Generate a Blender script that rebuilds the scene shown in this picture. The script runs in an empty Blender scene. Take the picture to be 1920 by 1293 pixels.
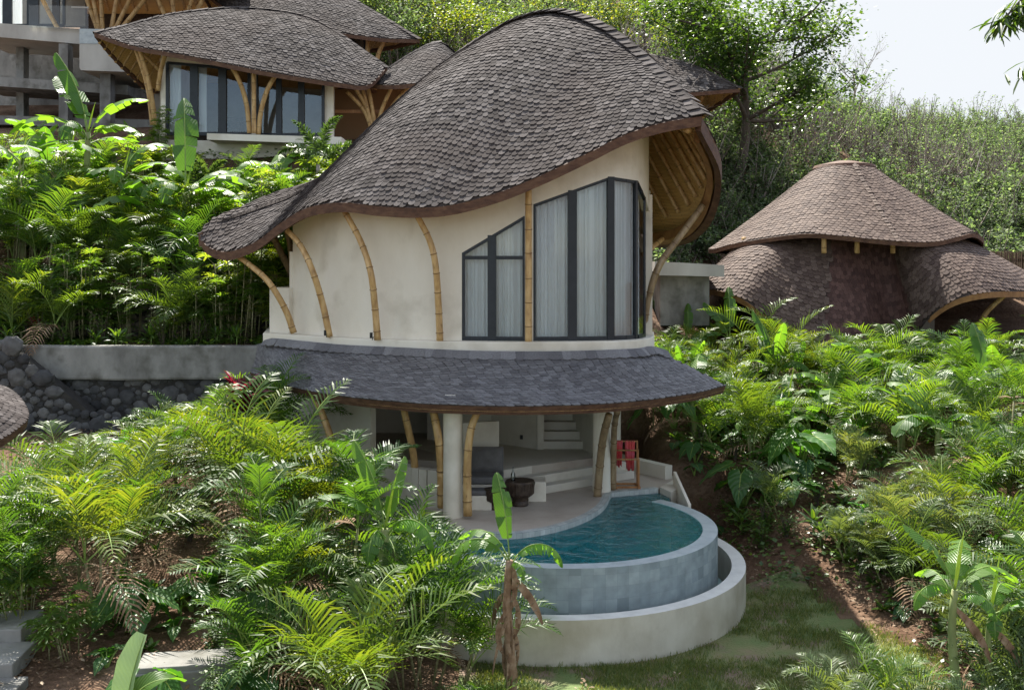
import bpy, math, random
import numpy as np
from mathutils import Vector, Matrix, noise as mnoise
R = math.radians
scene = bpy.context.scene
COL = scene.collection

# ---------------------------------------------------------------- camera, sky, sun, exposure
F, CX, HY, CZ = 1900.0, 960.0, 500.0, 4.75          # focal length in photo pixels, optical centre, horizon row, eye height
cam_d = bpy.data.cameras.new('camera')
cam = bpy.data.objects.new('camera', cam_d); COL.objects.link(cam)
cam.location = (0, 0, CZ); cam.rotation_euler = (R(90), 0, 0)
cam_d.sensor_width = 36; cam_d.lens = F / 1920 * 36
cam_d.shift_y = -(646.5 - HY) / 1920
cam_d.clip_start = 0.1; cam_d.clip_end = 2000
scene.camera = cam

SUN_EL, SUN_H = R(55), Vector((-0.22, 0.98, 0)).normalized()   # high sun behind the villa, from the left
world = bpy.data.worlds.new('World'); scene.world = world
world.use_nodes = True
wn, wl = world.node_tree.nodes, world.node_tree.links
bg = wn['Background']; bg.inputs[1].default_value = 0.15
sky = wn.new('ShaderNodeTexSky'); sky.sky_type = 'NISHITA'; sky.sun_disc = False
sky.sun_elevation = SUN_EL; sky.sun_rotation = math.atan2(SUN_H.x, SUN_H.y)
sky.air_density = 1.0; sky.dust_density = 1.2
tcw = wn.new('ShaderNodeTexCoord'); mpw = wn.new('ShaderNodeMapping'); mpw.inputs['Scale'].default_value = (1.1, 1.1, 2.6)
nzw = wn.new('ShaderNodeTexNoise'); nzw.inputs['Scale'].default_value = 1.6; nzw.inputs['Detail'].default_value = 7
rpw = wn.new('ShaderNodeValToRGB'); rpw.color_ramp.elements[0].position = 0.36; rpw.color_ramp.elements[1].position = 0.56
mxw = wn.new('ShaderNodeMix'); mxw.data_type = 'RGBA'
mxw.inputs[7].default_value = (2.15, 2.24, 2.36, 1)
wl.new(tcw.outputs['Generated'], mpw.inputs[0]); wl.new(mpw.outputs[0], nzw.inputs[0]); wl.new(nzw.outputs[0], rpw.inputs[0])
wl.new(rpw.outputs[0], mxw.inputs[0]); wl.new(sky.outputs[0], mxw.inputs[6]); wl.new(mxw.outputs[2], bg.inputs[0])
sun_d = bpy.data.lights.new('sun', 'SUN'); sun_d.energy = 5.0; sun_d.angle = R(0.55); sun_d.color = (1, 0.95, 0.86)
sun = bpy.data.objects.new('sun', sun_d); COL.objects.link(sun)
sdir = Vector((SUN_H.x*math.cos(SUN_EL), SUN_H.y*math.cos(SUN_EL), math.sin(SUN_EL)))
sun.rotation_euler = sdir.to_track_quat('Z', 'Y').to_euler(); sun.location = (-20, 40, 60)
scene.view_settings.view_transform = 'Standard'; scene.view_settings.look = 'None'
scene.view_settings.exposure = 1.48; scene.view_settings.gamma = 1
scene.render.engine = 'CYCLES'
scene.cycles.max_bounces = 7; scene.cycles.transparent_max_bounces = 12
scene.render.resolution_x = 1024; scene.render.resolution_y = 689

# ---------------------------------------------------------------- helpers
rng = random.Random(7)
def P(px, py, d): return Vector(((px-CX)/F*d, d, CZ-(py-HY)/F*d))
def pz(py, d): return CZ-(py-HY)/F*d
def XY(px, d): return Vector(((px-CX)/F*d, d))
def lerp(a, b, t): return a+(b-a)*t
def sstep(a, b, x):
    t = min(1, max(0, (x-a)/(b-a))); return t*t*(3-2*t)
def spline(pts, n):
    """Catmull-Rom through pts, n samples, evenly spaced by arc length."""
    pts = [Vector(p) for p in pts]; k = len(pts)
    out = []
    for i in range(k-1):
        p0 = pts[i-1] if i > 0 else pts[0]*2-pts[1]
        p3 = pts[i+2] if i+2 < k else pts[-1]*2-pts[-2]
        p1, p2 = pts[i], pts[i+1]
        for j in range(16):
            t = j/16
            out.append(0.5*((2*p1)+(p2-p0)*t+(2*p0-5*p1+4*p2-p3)*t*t+(3*p1-p0-3*p2+p3)*t**3))
    out.append(pts[-1]); return resample(out, n)
def resample(pts, n):
    L = [0]
    for a, b in zip(pts, pts[1:]): L.append(L[-1]+(b-a).length)
    res = []; j = 0
    for i in range(n):
        s = L[-1]*i/(n-1)
        while j < len(pts)-2 and L[j+1] < s: j += 1
        d = L[j+1]-L[j]
        res.append(pts[j].lerp(pts[j+1], 0 if d < 1e-9 else min(1, (s-L[j])/d)))
    return res
def matched(pts, n):
    """Catmull-Rom through pts with the same number of samples per span (so that several curves correspond)."""
    pts = [Vector(p) for p in pts]; k = len(pts); out = []
    for i in range(k-1):
        p0 = pts[i-1] if i > 0 else pts[0]*2-pts[1]
        p3 = pts[i+2] if i+2 < k else pts[-1]*2-pts[-2]
        p1, p2 = pts[i], pts[i+1]
        for j in range(n):
            t = j/n
            out.append(0.5*((2*p1)+(p2-p0)*t+(2*p0-5*p1+4*p2-p3)*t*t+(3*p1-p0-3*p2+p3)*t**3))
    out.append(pts[-1]); return out

class MB:
    def __init__(s): s.v = []; s.f = []; s.m = []; s.uv = []
    def add(s, vs, fs, m=0, uvs=None):
        o = len(s.v); s.v += [tuple(v) for v in vs]
        for i, f in enumerate(fs):
            s.f.append(tuple(o+j for j in f)); s.m.append(m)
            s.uv.append(uvs[i] if uvs else None)
        return s
    def box(s, c, size, rz=0, m=0, taper=1.0):
        hx, hy, hz = size[0]/2, size[1]/2, size[2]/2
        ca, sa = math.cos(rz), math.sin(rz); vs = []
        for z in (-hz, hz):
            k = taper if z > 0 else 1
            for x, y in ((-hx, -hy), (hx, -hy), (hx, hy), (-hx, hy)):
                vs.append((c[0]+x*k*ca-y*k*sa, c[1]+x*k*sa+y*k*ca, c[2]+z))
        return s.add(vs, [(0, 3, 2, 1), (4, 5, 6, 7), (0, 1, 5, 4), (1, 2, 6, 5), (2, 3, 7, 6), (3, 0, 4, 7)], m)
    def beam(s, a, b, w, h, up=(0, 0, 1), m=0):
        a, b = Vector(a), Vector(b); d = (b-a).normalized(); u = Vector(up)
        sd = d.cross(u)
        if sd.length < 1e-4: sd = d.cross(Vector((0, 1, 0)))
        sd.normalize(); u = sd.cross(d).normalized(); vs = []
        for p in (a, b):
            for x, y in ((-1, -1), (1, -1), (1, 1), (-1, 1)): vs.append(p+sd*x*w/2+u*y*h/2)
        return s.add(vs, [(0, 3, 2, 1), (4, 5, 6, 7), (0, 1, 5, 4), (1, 2, 6, 5), (2, 3, 7, 6), (3, 0, 4, 7)], m)
    def tube(s, pts, rad, n=8, m=0, cap=True):
        pts = [Vector(p) for p in pts]
        if not hasattr(rad, '__len__'): rad = [rad]*len(pts)
        ref = None; vs = []
        for i, p in enumerate(pts):
            d = (pts[min(i+1, len(pts)-1)]-pts[max(i-1, 0)]).normalized()
            if ref is None:
                ref = d.orthogonal().normalized()
            ref = (ref-d*ref.dot(d)).normalized(); b = d.cross(ref)
            for k in range(n):
                a = 2*math.pi*k/n; vs.append(p+(ref*math.cos(a)+b*math.sin(a))*rad[i])
        fs = []
        for i in range(len(pts)-1):
            for k in range(n):
                a, b2 = i*n+k, i*n+(k+1) % n; fs.append((a, b2, b2+n, a+n))
        if cap: fs.append(tuple(range(n-1, -1, -1))); fs.append(tuple((len(pts)-1)*n+k for k in range(n)))
        return s.add(vs, fs, m)
    def lathe(s, prof, c, n=20, m=0):
        vs = []; fs = []
        for r, z in prof:
            for k in range(n):
                a = 2*math.pi*k/n; vs.append((c[0]+r*math.cos(a), c[1]+r*math.sin(a), c[2]+z))
        for i in range(len(prof)-1):
            for k in range(n):
                a, b = i*n+k, i*n+(k+1) % n; fs.append((a, b, b+n, a+n))
        fs.append(tuple(range(n-1, -1, -1))); fs.append(tuple((len(prof)-1)*n+k for k in range(n)))
        return s.add(vs, fs, m)
    def prism(s, poly, z0, z1, m=0):
        """poly: CCW xy points"""
        n = len(poly); z0 = z0 if hasattr(z0, '__len__') else [z0]*n; z1 = z1 if hasattr(z1, '__len__') else [z1]*n
        vs = [(p[0], p[1], z0[i]) for i, p in enumerate(poly)]+[(p[0], p[1], z1[i]) for i, p in enumerate(poly)]
        fs = [tuple(range(n-1, -1, -1)), tuple(range(n, 2*n))]+[(i, (i+1) % n, n+(i+1) % n, n+i) for i in range(n)]
        return s.add(vs, fs, m)
    def grid(s, rows, m=0, uvs=None, close=False):
        nr, nc = len(rows), len(rows[0]); vs = [p for r in rows for p in r]; fs = []; us = []
        for i in range(nr-1):
            for j in range(nc-1 if not close else nc):
                k = (j+1) % nc
                fs.append((i*nc+j, i*nc+k, (i+1)*nc+k, (i+1)*nc+j))
                if uvs: us.append((uvs[i][j], uvs[i][k], uvs[i+1][k], uvs[i+1][j]))
        return s.add(vs, fs, m, us if uvs else None)
    def sweep(s, pts, prof, sides, ups, m=0, closed_prof=True):
        """prof: (a,b) offsets along side, up vectors given per point"""
        rows = [[p+sd*a+u*b for a, b in prof] for p, sd, u in zip(pts, sides, ups)]
        s.grid(rows, m, close=closed_prof)
        if closed_prof:
            s.add(rows[0], [tuple(range(len(prof)-1, -1, -1))], m); s.add(rows[-1], [tuple(range(len(prof)))], m)
        return s
    def mesh(s, name, mats, smooth=False):
        me = bpy.data.meshes.new(name); me.from_pydata(s.v, [], s.f)
        for mt in (mats if isinstance(mats, (list, tuple)) else [mats]): me.materials.append(mt)
        if any(s.m): me.polygons.foreach_set('material_index', s.m)
        if any(u is not None for u in s.uv):
            l = me.uv_layers.new(name='UVMap'); flat = []
            for f, u in zip(s.f, s.uv):
                for i in range(len(f)): flat += list(u[i]) if u is not None else [0, 0]
            l.data.foreach_set('uv', flat)
        if smooth: me.polygons.foreach_set('use_smooth', [True]*len(s.f))
        me.update(); return me
    def build(s, name, mats, parent=None, smooth=False, bevel=0, origin=None):
        if origin is not None:
            o_ = Vector(origin); s.v = [(v[0]-o_.x, v[1]-o_.y, v[2]-o_.z) for v in s.v]
        me = s.mesh(name, mats, smooth); o = bpy.data.objects.new(name, me); COL.objects.link(o)
        if origin is not None and parent is None: o.location = origin
        if parent is not None: o.parent = parent
        if bevel:
            b = o.modifiers.new('bevel', 'BEVEL'); b.width = bevel; b.segments = 2; b.limit_method = 'ANGLE'; b.angle_limit = R(40)
        return o
def put(o, parent):
    """parent o under an Empty that stands at a place, keeping world position"""
    o.parent = parent; o.matrix_parent_inverse = parent_world(parent).inverted(); return o
def parent_world(p):
    m = Matrix.LocRotScale(p.location, p.rotation_euler, p.scale)
    return (parent_world(p.parent) @ p.matrix_parent_inverse @ m) if p.parent else m
def thing(name, label, cat, loc=(0, 0, 0), rz=0, group=None):
    o = bpy.data.objects.new(name, None); COL.objects.link(o); o.empty_display_size = 0.3
    o.location = loc; o.rotation_euler = (0, 0, rz); o['label'] = label; o['category'] = cat
    if group: o['group'] = group
    return o
def tag(o, label, cat, group=None, kind=None):
    o['label'] = label; o['category'] = cat
    if group: o['group'] = group
    if kind: o['kind'] = kind
    return o
def struct(o): o['kind'] = 'structure'; return o
def part(mb, name, mats, parent, **k):
    o = mb.build(name, mats, None, **k)
    return put(o, parent)

# ---------------------------------------------------------------- materials
def mat(name):
    m = bpy.data.materials.new(name); m.use_nodes = True
    nt = m.node_tree; return m, nt.nodes, nt.links, nt.nodes['Principled BSDF']
def ramp(N, stops):
    r = N.new('ShaderNodeValToRGB'); e = r.color_ramp.elements
    e[0].position = stops[0][0]; e[0].color = (*stops[0][1], 1)
    e[1].position = stops[-1][0]; e[1].color = (*stops[-1][1], 1)
    for p, c in stops[1:-1]:
        x = e.new(p); x.color = (*c, 1)
    return r
def noisy(name, cols, scale=3, rough=.8, bump=.15, bscale=40, detail=6, stretch=(1, 1, 1), spec=.3, bdist=.02, two=None, coord='Object'):
    m, N, L, B = mat(name)
    tc = N.new('ShaderNodeTexCoord'); mp = N.new('ShaderNodeMapping'); mp.inputs['Scale'].default_value = stretch
    L.new(tc.outputs[coord], mp.inputs[0])
    n1 = N.new('ShaderNodeTexNoise'); n1.inputs['Scale'].default_value = scale; n1.inputs['Detail'].default_value = detail; n1.inputs['Roughness'].default_value = .62
    L.new(mp.outputs[0], n1.inputs[0])
    k = len(cols); rp = ramp(N, [(.3+.4*i/(k-1), c) for i, c in enumerate(cols)]); L.new(n1.outputs[0], rp.inputs[0])
    out = rp.outputs[0]
    if two:
        n3 = N.new('ShaderNodeTexNoise'); n3.inputs['Scale'].default_value = two[0]; n3.inputs['Detail'].default_value = 8
        L.new(tc.outputs[coord], n3.inputs[0])
        r3 = ramp(N, [(two[2], (0, 0, 0)), (two[3], (1, 1, 1))]); L.new(n3.outputs[0], r3.inputs[0])
        mx = N.new('ShaderNodeMix'); mx.data_type = 'RGBA'; L.new(r3.outputs[0], mx.inputs[0]); L.new(out, mx.inputs[6]); mx.inputs[7].default_value = (*two[1], 1)
        out = mx.outputs[2]
    L.new(out, B.inputs['Base Color'])
    B.inputs['Roughness'].default_value = rough; B.inputs['Specular IOR Level'].default_value = spec
    if bump:
        n2 = N.new('ShaderNodeTexNoise'); n2.inputs['Scale'].default_value = bscale; n2.inputs['Detail'].default_value = 5; L.new(mp.outputs[0], n2.inputs[0])
        bp = N.new('ShaderNodeBump'); bp.inputs['Strength'].default_value = bump; bp.inputs['Distance'].default_value = bdist
        L.new(n2.outputs[0], bp.inputs['Height']); L.new(bp.outputs[0], B.inputs['Normal'])
    return m
def island(name, stops, rough=.85, bump=.3, stretch=(1, 1, 1), nscale=12, namt=.35, spec=.25, dirt=None):
    """colour varies from piece to piece (random per mesh island) with a fine grain over it"""
    m, N, L, B = mat(name)
    g = N.new('ShaderNodeNewGeometry'); rp = ramp(N, stops); L.new(g.outputs['Random Per Island'], rp.inputs[0])
    tc = N.new('ShaderNodeTexCoord'); mp = N.new('ShaderNodeMapping'); mp.inputs['Scale'].default_value = stretch; L.new(tc.outputs['Object'], mp.inputs[0])
    n = N.new('ShaderNodeTexNoise'); n.inputs['Scale'].default_value = nscale; n.inputs['Detail'].default_value = 6; L.new(mp.outputs[0], n.inputs[0])
    r2 = ramp(N, [(.3, (1-namt,)*3), (.7, (1+namt*.4,)*3)]); L.new(n.outputs[0], r2.inputs[0])
    mx = N.new('ShaderNodeMix'); mx.data_type = 'RGBA'; mx.blend_type = 'MULTIPLY'; mx.inputs[0].default_value = 1
    L.new(rp.outputs[0], mx.inputs[6]); L.new(r2.outputs[0], mx.inputs[7])
    out = mx.outputs[2]
    if dirt:
        n3 = N.new('ShaderNodeTexNoise'); n3.inputs['Scale'].default_value = dirt[0]; n3.inputs['Detail'].default_value = 7; L.new(tc.outputs['Object'], n3.inputs[0])
        r3 = ramp(N, [(.42, (0, 0, 0)), (.62, (dirt[2],)*3)]); L.new(n3.outputs[0], r3.inputs[0])
        m2 = N.new('ShaderNodeMix'); m2.data_type = 'RGBA'; L.new(r3.outputs[0], m2.inputs[0]); L.new(out, m2.inputs[6]); m2.inputs[7].default_value = (*dirt[1], 1)
        out = m2.outputs[2]
    L.new(out, B.inputs['Base Color'])
    B.inputs['Roughness'].default_value = rough; B.inputs['Specular IOR Level'].default_value = spec
    if bump:
        bp = N.new('ShaderNodeBump'); bp.inputs['Strength'].default_value = bump; bp.inputs['Distance'].default_value = .01
        L.new(n.outputs[0], bp.inputs['Height']); L.new(bp.outputs[0], B.inputs['Normal'])
    return m
def leafmat(name, stops, trans=.45, rough=.38, tcol=None, spec=.5, objvar=.5):
    """leaf: colour varies per blade and per plant; light shines through it"""
    m, N, L, B = mat(name)
    g = N.new('ShaderNodeNewGeometry'); oi = N.new('ShaderNodeObjectInfo')
    mm = N.new('ShaderNodeMath'); mm.operation = 'MULTIPLY'; mm.inputs[1].default_value = 1-objvar; L.new(g.outputs['Random Per Island'], mm.inputs[0])
    m2 = N.new('ShaderNodeMath'); m2.operation = 'MULTIPLY_ADD'; m2.inputs[1].default_value = objvar; L.new(oi.outputs['Random'], m2.inputs[0]); L.new(mm.outputs[0], m2.inputs[2])
    rp = ramp(N, stops); L.new(m2.outputs[0], rp.inputs[0])
    L.new(rp.outputs[0], B.inputs['Base Color']); B.inputs['Roughness'].default_value = rough; B.inputs['Specular IOR Level'].default_value = spec
    tr = N.new('ShaderNodeBsdfTranslucent')
    hs = N.new('ShaderNodeMix'); hs.data_type = 'RGBA'; hs.blend_type = 'MULTIPLY'; hs.inputs[0].default_value = 1
    L.new(rp.outputs[0], hs.inputs[6]); hs.inputs[7].default_value = (*(tcol or (2.6, 2.3, .7)), 1); L.new(hs.outputs[2], tr.inputs[0])
    mx = N.new('ShaderNodeMixShader'); mx.inputs[0].default_value = trans
    L.new(B.outputs[0], mx.inputs[1]); L.new(tr.outputs[0], mx.inputs[2]); L.new(mx.outputs[0], N['Material Output'].inputs[0])
    return m
def bigleaf(name, c1, c2, trans=.45, freq=22, rough=.4, tcol=(2.2, 2.4, .6)):
    """broad leaf with side veins laid along UV (u across, v along)"""
    m, N, L, B = mat(name)
    uv = N.new('ShaderNodeUVMap'); sp = N.new('ShaderNodeSeparateXYZ'); L.new(uv.outputs[0], sp.inputs[0])
    ab = N.new('ShaderNodeMath'); ab.operation = 'ABSOLUTE'; L.new(sp.outputs[0], ab.inputs[0])
    ma = N.new('ShaderNodeMath'); ma.operation = 'MULTIPLY_ADD'; ma.inputs[1].default_value = -.25; L.new(ab.outputs[0], ma.inputs[0]); L.new(sp.outputs[1], ma.inputs[2])
    fm = N.new('ShaderNodeMath'); fm.operation = 'MULTIPLY'; fm.inputs[1].default_value = freq*6.28; L.new(ma.outputs[0], fm.inputs[0])
    sn = N.new('ShaderNodeMath'); sn.operation = 'SINE'; L.new(fm.outputs[0], sn.inputs[0])
    oi = N.new('ShaderNodeObjectInfo')
    rr = N.new('ShaderNodeMath'); rr.operation = 'MULTIPLY_ADD'; rr.inputs[1].default_value = .12; L.new(sn.outputs[0], rr.inputs[0]); L.new(oi.outputs['Random'], rr.inputs[2])
    rp = ramp(N, [(0, c1), (1, c2)]); L.new(rr.outputs[0], rp.inputs[0])
    mid = N.new('ShaderNodeMath'); mid.operation = 'LESS_THAN'; mid.inputs[1].default_value = .045; L.new(ab.outputs[0], mid.inputs[0])
    mx0 = N.new('ShaderNodeMix'); mx0.data_type = 'RGBA'; L.new(mid.outputs[0], mx0.inputs[0]); L.new(rp.outputs[0], mx0.inputs[6]); mx0.inputs[7].default_value = (.25, .33, .08, 1)
    L.new(mx0.outputs[2], B.inputs['Base Color']); B.inputs['Roughness'].default_value = rough
    bp = N.new('ShaderNodeBump'); bp.inputs['Strength'].default_value = .35; bp.inputs['Distance'].default_value = .01; L.new(sn.outputs[0], bp.inputs['Height']); L.new(bp.outputs[0], B.inputs['Normal'])
    tr = N.new('ShaderNodeBsdfTranslucent'); hs = N.new('ShaderNodeMix'); hs.data_type = 'RGBA'; hs.blend_type = 'MULTIPLY'; hs.inputs[0].default_value = 1
    L.new(mx0.outputs[2], hs.inputs[6]); hs.inputs[7].default_value = (*tcol, 1); L.new(hs.outputs[2], tr.inputs[0])
    mx = N.new('ShaderNodeMixShader'); mx.inputs[0].default_value = trans
    L.new(B.outputs[0], mx.inputs[1]); L.new(tr.outputs[0], mx.inputs[2]); L.new(mx.outputs[0], N['Material Output'].inputs[0])
    return m

M = {}
M['plaster'] = noisy('lime_plaster', [(.67, .61, .505), (.72, .665, .56), (.76, .71, .62)], 1.1, .85, .2, 22, stretch=(1, 1, .45), two=(1.1, (.47, .415, .325), .52, .80))
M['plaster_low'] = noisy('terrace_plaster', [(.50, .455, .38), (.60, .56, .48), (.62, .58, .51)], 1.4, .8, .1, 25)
M['floor'] = noisy('terrazzo_floor', [(.36, .30, .25), (.43, .37, .31), (.46, .41, .35)], 1.6, .55, .04, 60)
M['ringwall'] = noisy('ring_wall_render', [(.42, .38, .31), (.55, .51, .43), (.62, .58, .5)], 1.3, .85, .15, 20, stretch=(1, 1, .6), two=(.9, (.36, .31, .23), .52, .8))
M['ringtop'] = noisy('ring_wall_cap', [(.5, .49, .46), (.62, .61, .57)], 4, .7, .05, 30)
M['concrete'] = noisy('weathered_concrete', [(.13, .125, .115), (.22, .215, .20), (.30, .29, .27)], 1.2, .9, .25, 18, stretch=(1, 1, .5), two=(2.5, (.09, .085, .07), .5, .75))
M['concrete_pale'] = noisy('pale_concrete', [(.33, .31, .28), (.43, .41, .37), (.5, .48, .44)], .8, .85, .15, 12, stretch=(1, 1, .4))
M['shingle'] = island('weathered_wood_shingle', [(0, (.034, .029, .028)), (.3, (.058, .050, .048)), (.7, (.085, .075, .072)), (1, (.135, .121, .116))], .92, .4, (1, 1, 1), 30, .35, .12, dirt=(.5, (.060, .047, .042), .5))
M['shingle_shade_blue'] = island('shade_blue_shingle', [(0, (.095, .09, .096)), (.5, (.14, .134, .138)), (1, (.19, .184, .19))], .6, .4, (1, 1, 1), 30, .3, .5)  # blue-grey of the skirt roof's shade put into the shingle colour
M['shingle_red'] = island('new_brown_shingle', [(0, (.065, .042, .034)), (.5, (.098, .066, .052)), (1, (.14, .100, .080))], .8, .4, (1, 1, 1), 30, .3, .25)
M['shingle_red_shade'] = island('shaded_brown_shingle', [(0, (.055, .028, .023)), (.5, (.085, .044, .036)), (1, (.12, .065, .053))], .75, .4, (1, 1, 1), 30, .3, .25)  # same brown shingle, darkened to paint in the shade of the concave front
M['deck'] = noisy('roof_deck', [(.03, .022, .018), (.05, .036, .03)], 5, .9, 0)
M['fascia'] = noisy('eave_board', [(.055, .026, .016), (.10, .050, .030), (.145, .078, .045)], 5, .7, .3, 18, stretch=(1, 1, 2.5), bdist=.03)
M['fascia_brown'] = noisy('laminated_bamboo_beam', [(.16, .075, .028), (.24, .12, .045), (.30, .16, .06)], 4, .6, .3, 30)  # lighter brown than the outer eave boards
def bamboo(name, cols, band=7.0):
    m, N, L, B = mat(name)
    tc = N.new('ShaderNodeTexCoord'); mp = N.new('ShaderNodeMapping'); mp.inputs['Scale'].default_value = (1, 1, .35); L.new(tc.outputs['Object'], mp.inputs[0])
    n = N.new('ShaderNodeTexNoise'); n.inputs['Scale'].default_value = 9; n.inputs['Detail'].default_value = 7; L.new(mp.outputs[0], n.inputs[0])
    rp = ramp(N, [(.28, cols[0]), (.5, cols[1]), (.72, cols[2])]); L.new(n.outputs[0], rp.inputs[0])
    n2 = N.new('ShaderNodeTexNoise'); n2.inputs['Scale'].default_value = 28; n2.inputs['Detail'].default_value = 4; L.new(mp.outputs[0], n2.inputs[0])
    r2 = ramp(N, [(.60, (0, 0, 0)), (.72, (.6, .6, .6))]); L.new(n2.outputs[0], r2.inputs[0])
    mx = N.new('ShaderNodeMix'); mx.data_type = 'RGBA'; L.new(r2.outputs[0], mx.inputs[0]); L.new(rp.outputs[0], mx.inputs[6]); mx.inputs[7].default_value = (*[c*.45 for c in cols[0]], 1)
    L.new(mx.outputs[2], B.inputs['Base Color']); B.inputs['Roughness'].default_value = .42; B.inputs['Specular IOR Level'].default_value = .4
    bp = N.new('ShaderNodeBump'); bp.inputs['Strength'].default_value = .15; bp.inputs['Distance'].default_value = .01; L.new(n.outputs[0], bp.inputs['Height']); L.new(bp.outputs[0], B.inputs['Normal'])
    return m
M['bamboo'] = bamboo('golden_bamboo', [(.30, .17, .065), (.47, .295, .12), (.60, .41, .19)])
M['bamboo_grey'] = bamboo('weathered_bamboo', [(.17, .11, .06), (.27, .19, .105), (.36, .27, .16)])
M['bamboo_node'] = noisy('bamboo_node_ring', [(.10, .055, .02), (.17, .10, .045)], 10, .6, 0)
def matting():
    m, N, L, B = mat('split_bamboo_matting')
    uv = N.new('ShaderNodeUVMap'); br = N.new('ShaderNodeTexBrick'); L.new(uv.outputs[0], br.inputs[0])
    br.inputs['Color1'].default_value = (.56, .34, .11, 1); br.inputs['Color2'].default_value = (.68, .44, .16, 1); br.inputs['Mortar'].default_value = (.16, .08, .025, 1)
    br.inputs['Scale'].default_value = 1; br.inputs['Brick Width'].default_value = .55; br.inputs['Row Height'].default_value = .035; br.inputs['Mortar Size'].default_value = .004; br.inputs['Bias'].default_value = 0
    L.new(br.outputs[0], B.inputs['Base Color']); B.inputs['Roughness'].default_value = .65
    bp = N.new('ShaderNodeBump'); bp.inputs['Strength'].default_value = .5; bp.inputs['Distance'].default_value = .01; bp.invert = True; L.new(br.outputs['Fac'], bp.inputs['Height']); L.new(bp.outputs[0], B.inputs['Normal'])
    return m
M['matting'] = matting()
def tiles(name, c1, c2, mortar, w, h, odd=None, ms=.004):
    m, N, L, B = mat(name)
    uv = N.new('ShaderNodeUVMap'); br = N.new('ShaderNodeTexBrick'); L.new(uv.outputs[0], br.inputs[0])
    br.inputs['Color1'].default_value = (*c1, 1); br.inputs['Color2'].default_value = (*c2, 1); br.inputs['Mortar'].default_value = (*mortar, 1)
    br.inputs['Scale'].default_value = 1; br.inputs['Brick Width'].default_value = w; br.inputs['Row Height'].default_value = h; br.inputs['Mortar Size'].default_value = ms; br.offset = .5
    tc = N.new('ShaderNodeTexCoord'); n = N.new('ShaderNodeTexNoise'); n.inputs['Scale'].default_value = 5; n.inputs['Detail'].default_value = 7; L.new(tc.outputs['Object'], n.inputs[0])
    r2 = ramp(N, [(.3, (.8,)*3), (.7, (1.15,)*3)]); L.new(n.outputs[0], r2.inputs[0])
    mx = N.new('ShaderNodeMix'); mx.data_type = 'RGBA'; mx.blend_type = 'MULTIPLY'; mx.inputs[0].default_value = 1; L.new(br.outputs[0], mx.inputs[6]); L.new(r2.outputs[0], mx.inputs[7])
    out = mx.outputs[2]
    if odd:
        # a few odd darker tiles: white noise on the snapped tile index
        sn = N.new('ShaderNodeVectorMath'); sn.operation = 'SNAP'; sn.inputs[1].default_value = (w, h, 1); L.new(uv.outputs[0], sn.inputs[0])
        wn_ = N.new('ShaderNodeTexWhiteNoise'); wn_.noise_dimensions = '2D'; L.new(sn.outputs[0], wn_.inputs['Vector'])
        r3 = ramp(N, [(.90, (0, 0, 0)), (.93, (.75,)*3)]); L.new(wn_.outputs['Value'], r3.inputs[0])
        m2 = N.new('ShaderNodeMix'); m2.data_type = 'RGBA'; L.new(r3.outputs[0], m2.inputs[0]); L.new(out, m2.inputs[6]); m2.inputs[7].default_value = (*odd, 1); out = m2.outputs[2]
        br.offset = 0
    L.new(out, B.inputs['Base Color']); B.inputs['Roughness'].default_value = .55
    bp = N.new('ShaderNodeBump'); bp.inputs['Strength'].default_value = .3; bp.inputs['Distance'].default_value = .004; L.new(out, bp.inputs['Height']); L.new(bp.outputs[0], B.inputs['Normal'])
    return m
M['pooltile'] = tiles('grey_green_pool_stone', (.24, .29, .31), (.31, .36, .375), (.22, .26, .27), .20, .20, odd=(.17, .21, .225), ms=.0025)
M['edgetile'] = tiles('pale_edge_stone', (.34, .37, .36), (.46, .48, .46), (.25, .27, .27), .12, .10)
M['rim'] = noisy('pool_rim_stone', [(.30, .34, .35), (.38, .42, .43), (.44, .48, .48)], 6, .45, .08, 30)
def water():
    m, N, L, B = mat('pool_water'); N.remove(B)
    tc = N.new('ShaderNodeTexCoord')
    n = N.new('ShaderNodeTexNoise'); n.inputs['Scale'].default_value = 3.2; n.inputs['Detail'].default_value = 4; n.inputs['Distortion'].default_value = .6; L.new(tc.outputs['Object'], n.inputs[0])
    bp = N.new('ShaderNodeBump'); bp.inputs['Strength'].default_value = .7; bp.inputs['Distance'].default_value = .09; L.new(n.outputs[0], bp.inputs['Height'])
    t = N.new('ShaderNodeBsdfTransparent'); t.inputs[0].default_value = (.80, .95, .95, 1)
    gl = N.new('ShaderNodeBsdfGlossy'); gl.inputs['Roughness'].default_value = .03; L.new(bp.outputs[0], gl.inputs['Normal'])
    fr = N.new('ShaderNodeFresnel'); fr.inputs[0].default_value = 1.33; L.new(bp.outputs[0], fr.inputs['Normal'])
    df = N.new('ShaderNodeBsdfDiffuse'); df.inputs[0].default_value = (.015, .20, .225, 1); m0 = N.new('ShaderNodeMixShader'); m0.inputs[0].default_value = .5; L.new(t.outputs[0], m0.inputs[1]); L.new(df.outputs[0], m0.inputs[2])
    mx = N.new('ShaderNodeMixShader'); L.new(fr.outputs[0], mx.inputs[0]); L.new(m0.outputs[0], mx.inputs[1]); L.new(gl.outputs[0], mx.inputs[2])
    va = N.new('ShaderNodeVolumeAbsorption'); va.inputs[0].default_value = (.0, .60, .62, 1); va.inputs[1].default_value = .35
    L.new(mx.outputs[0], N['Material Output'].inputs[0]); L.new(va.outputs[0], N['Material Output'].inputs[1])
    return m
M['water'] = water()
M['basin'] = noisy('pool_floor_stone', [(.34, .52, .52), (.46, .64, .62), (.55, .70, .68)], 2.2, .7, .1, 10)
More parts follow.
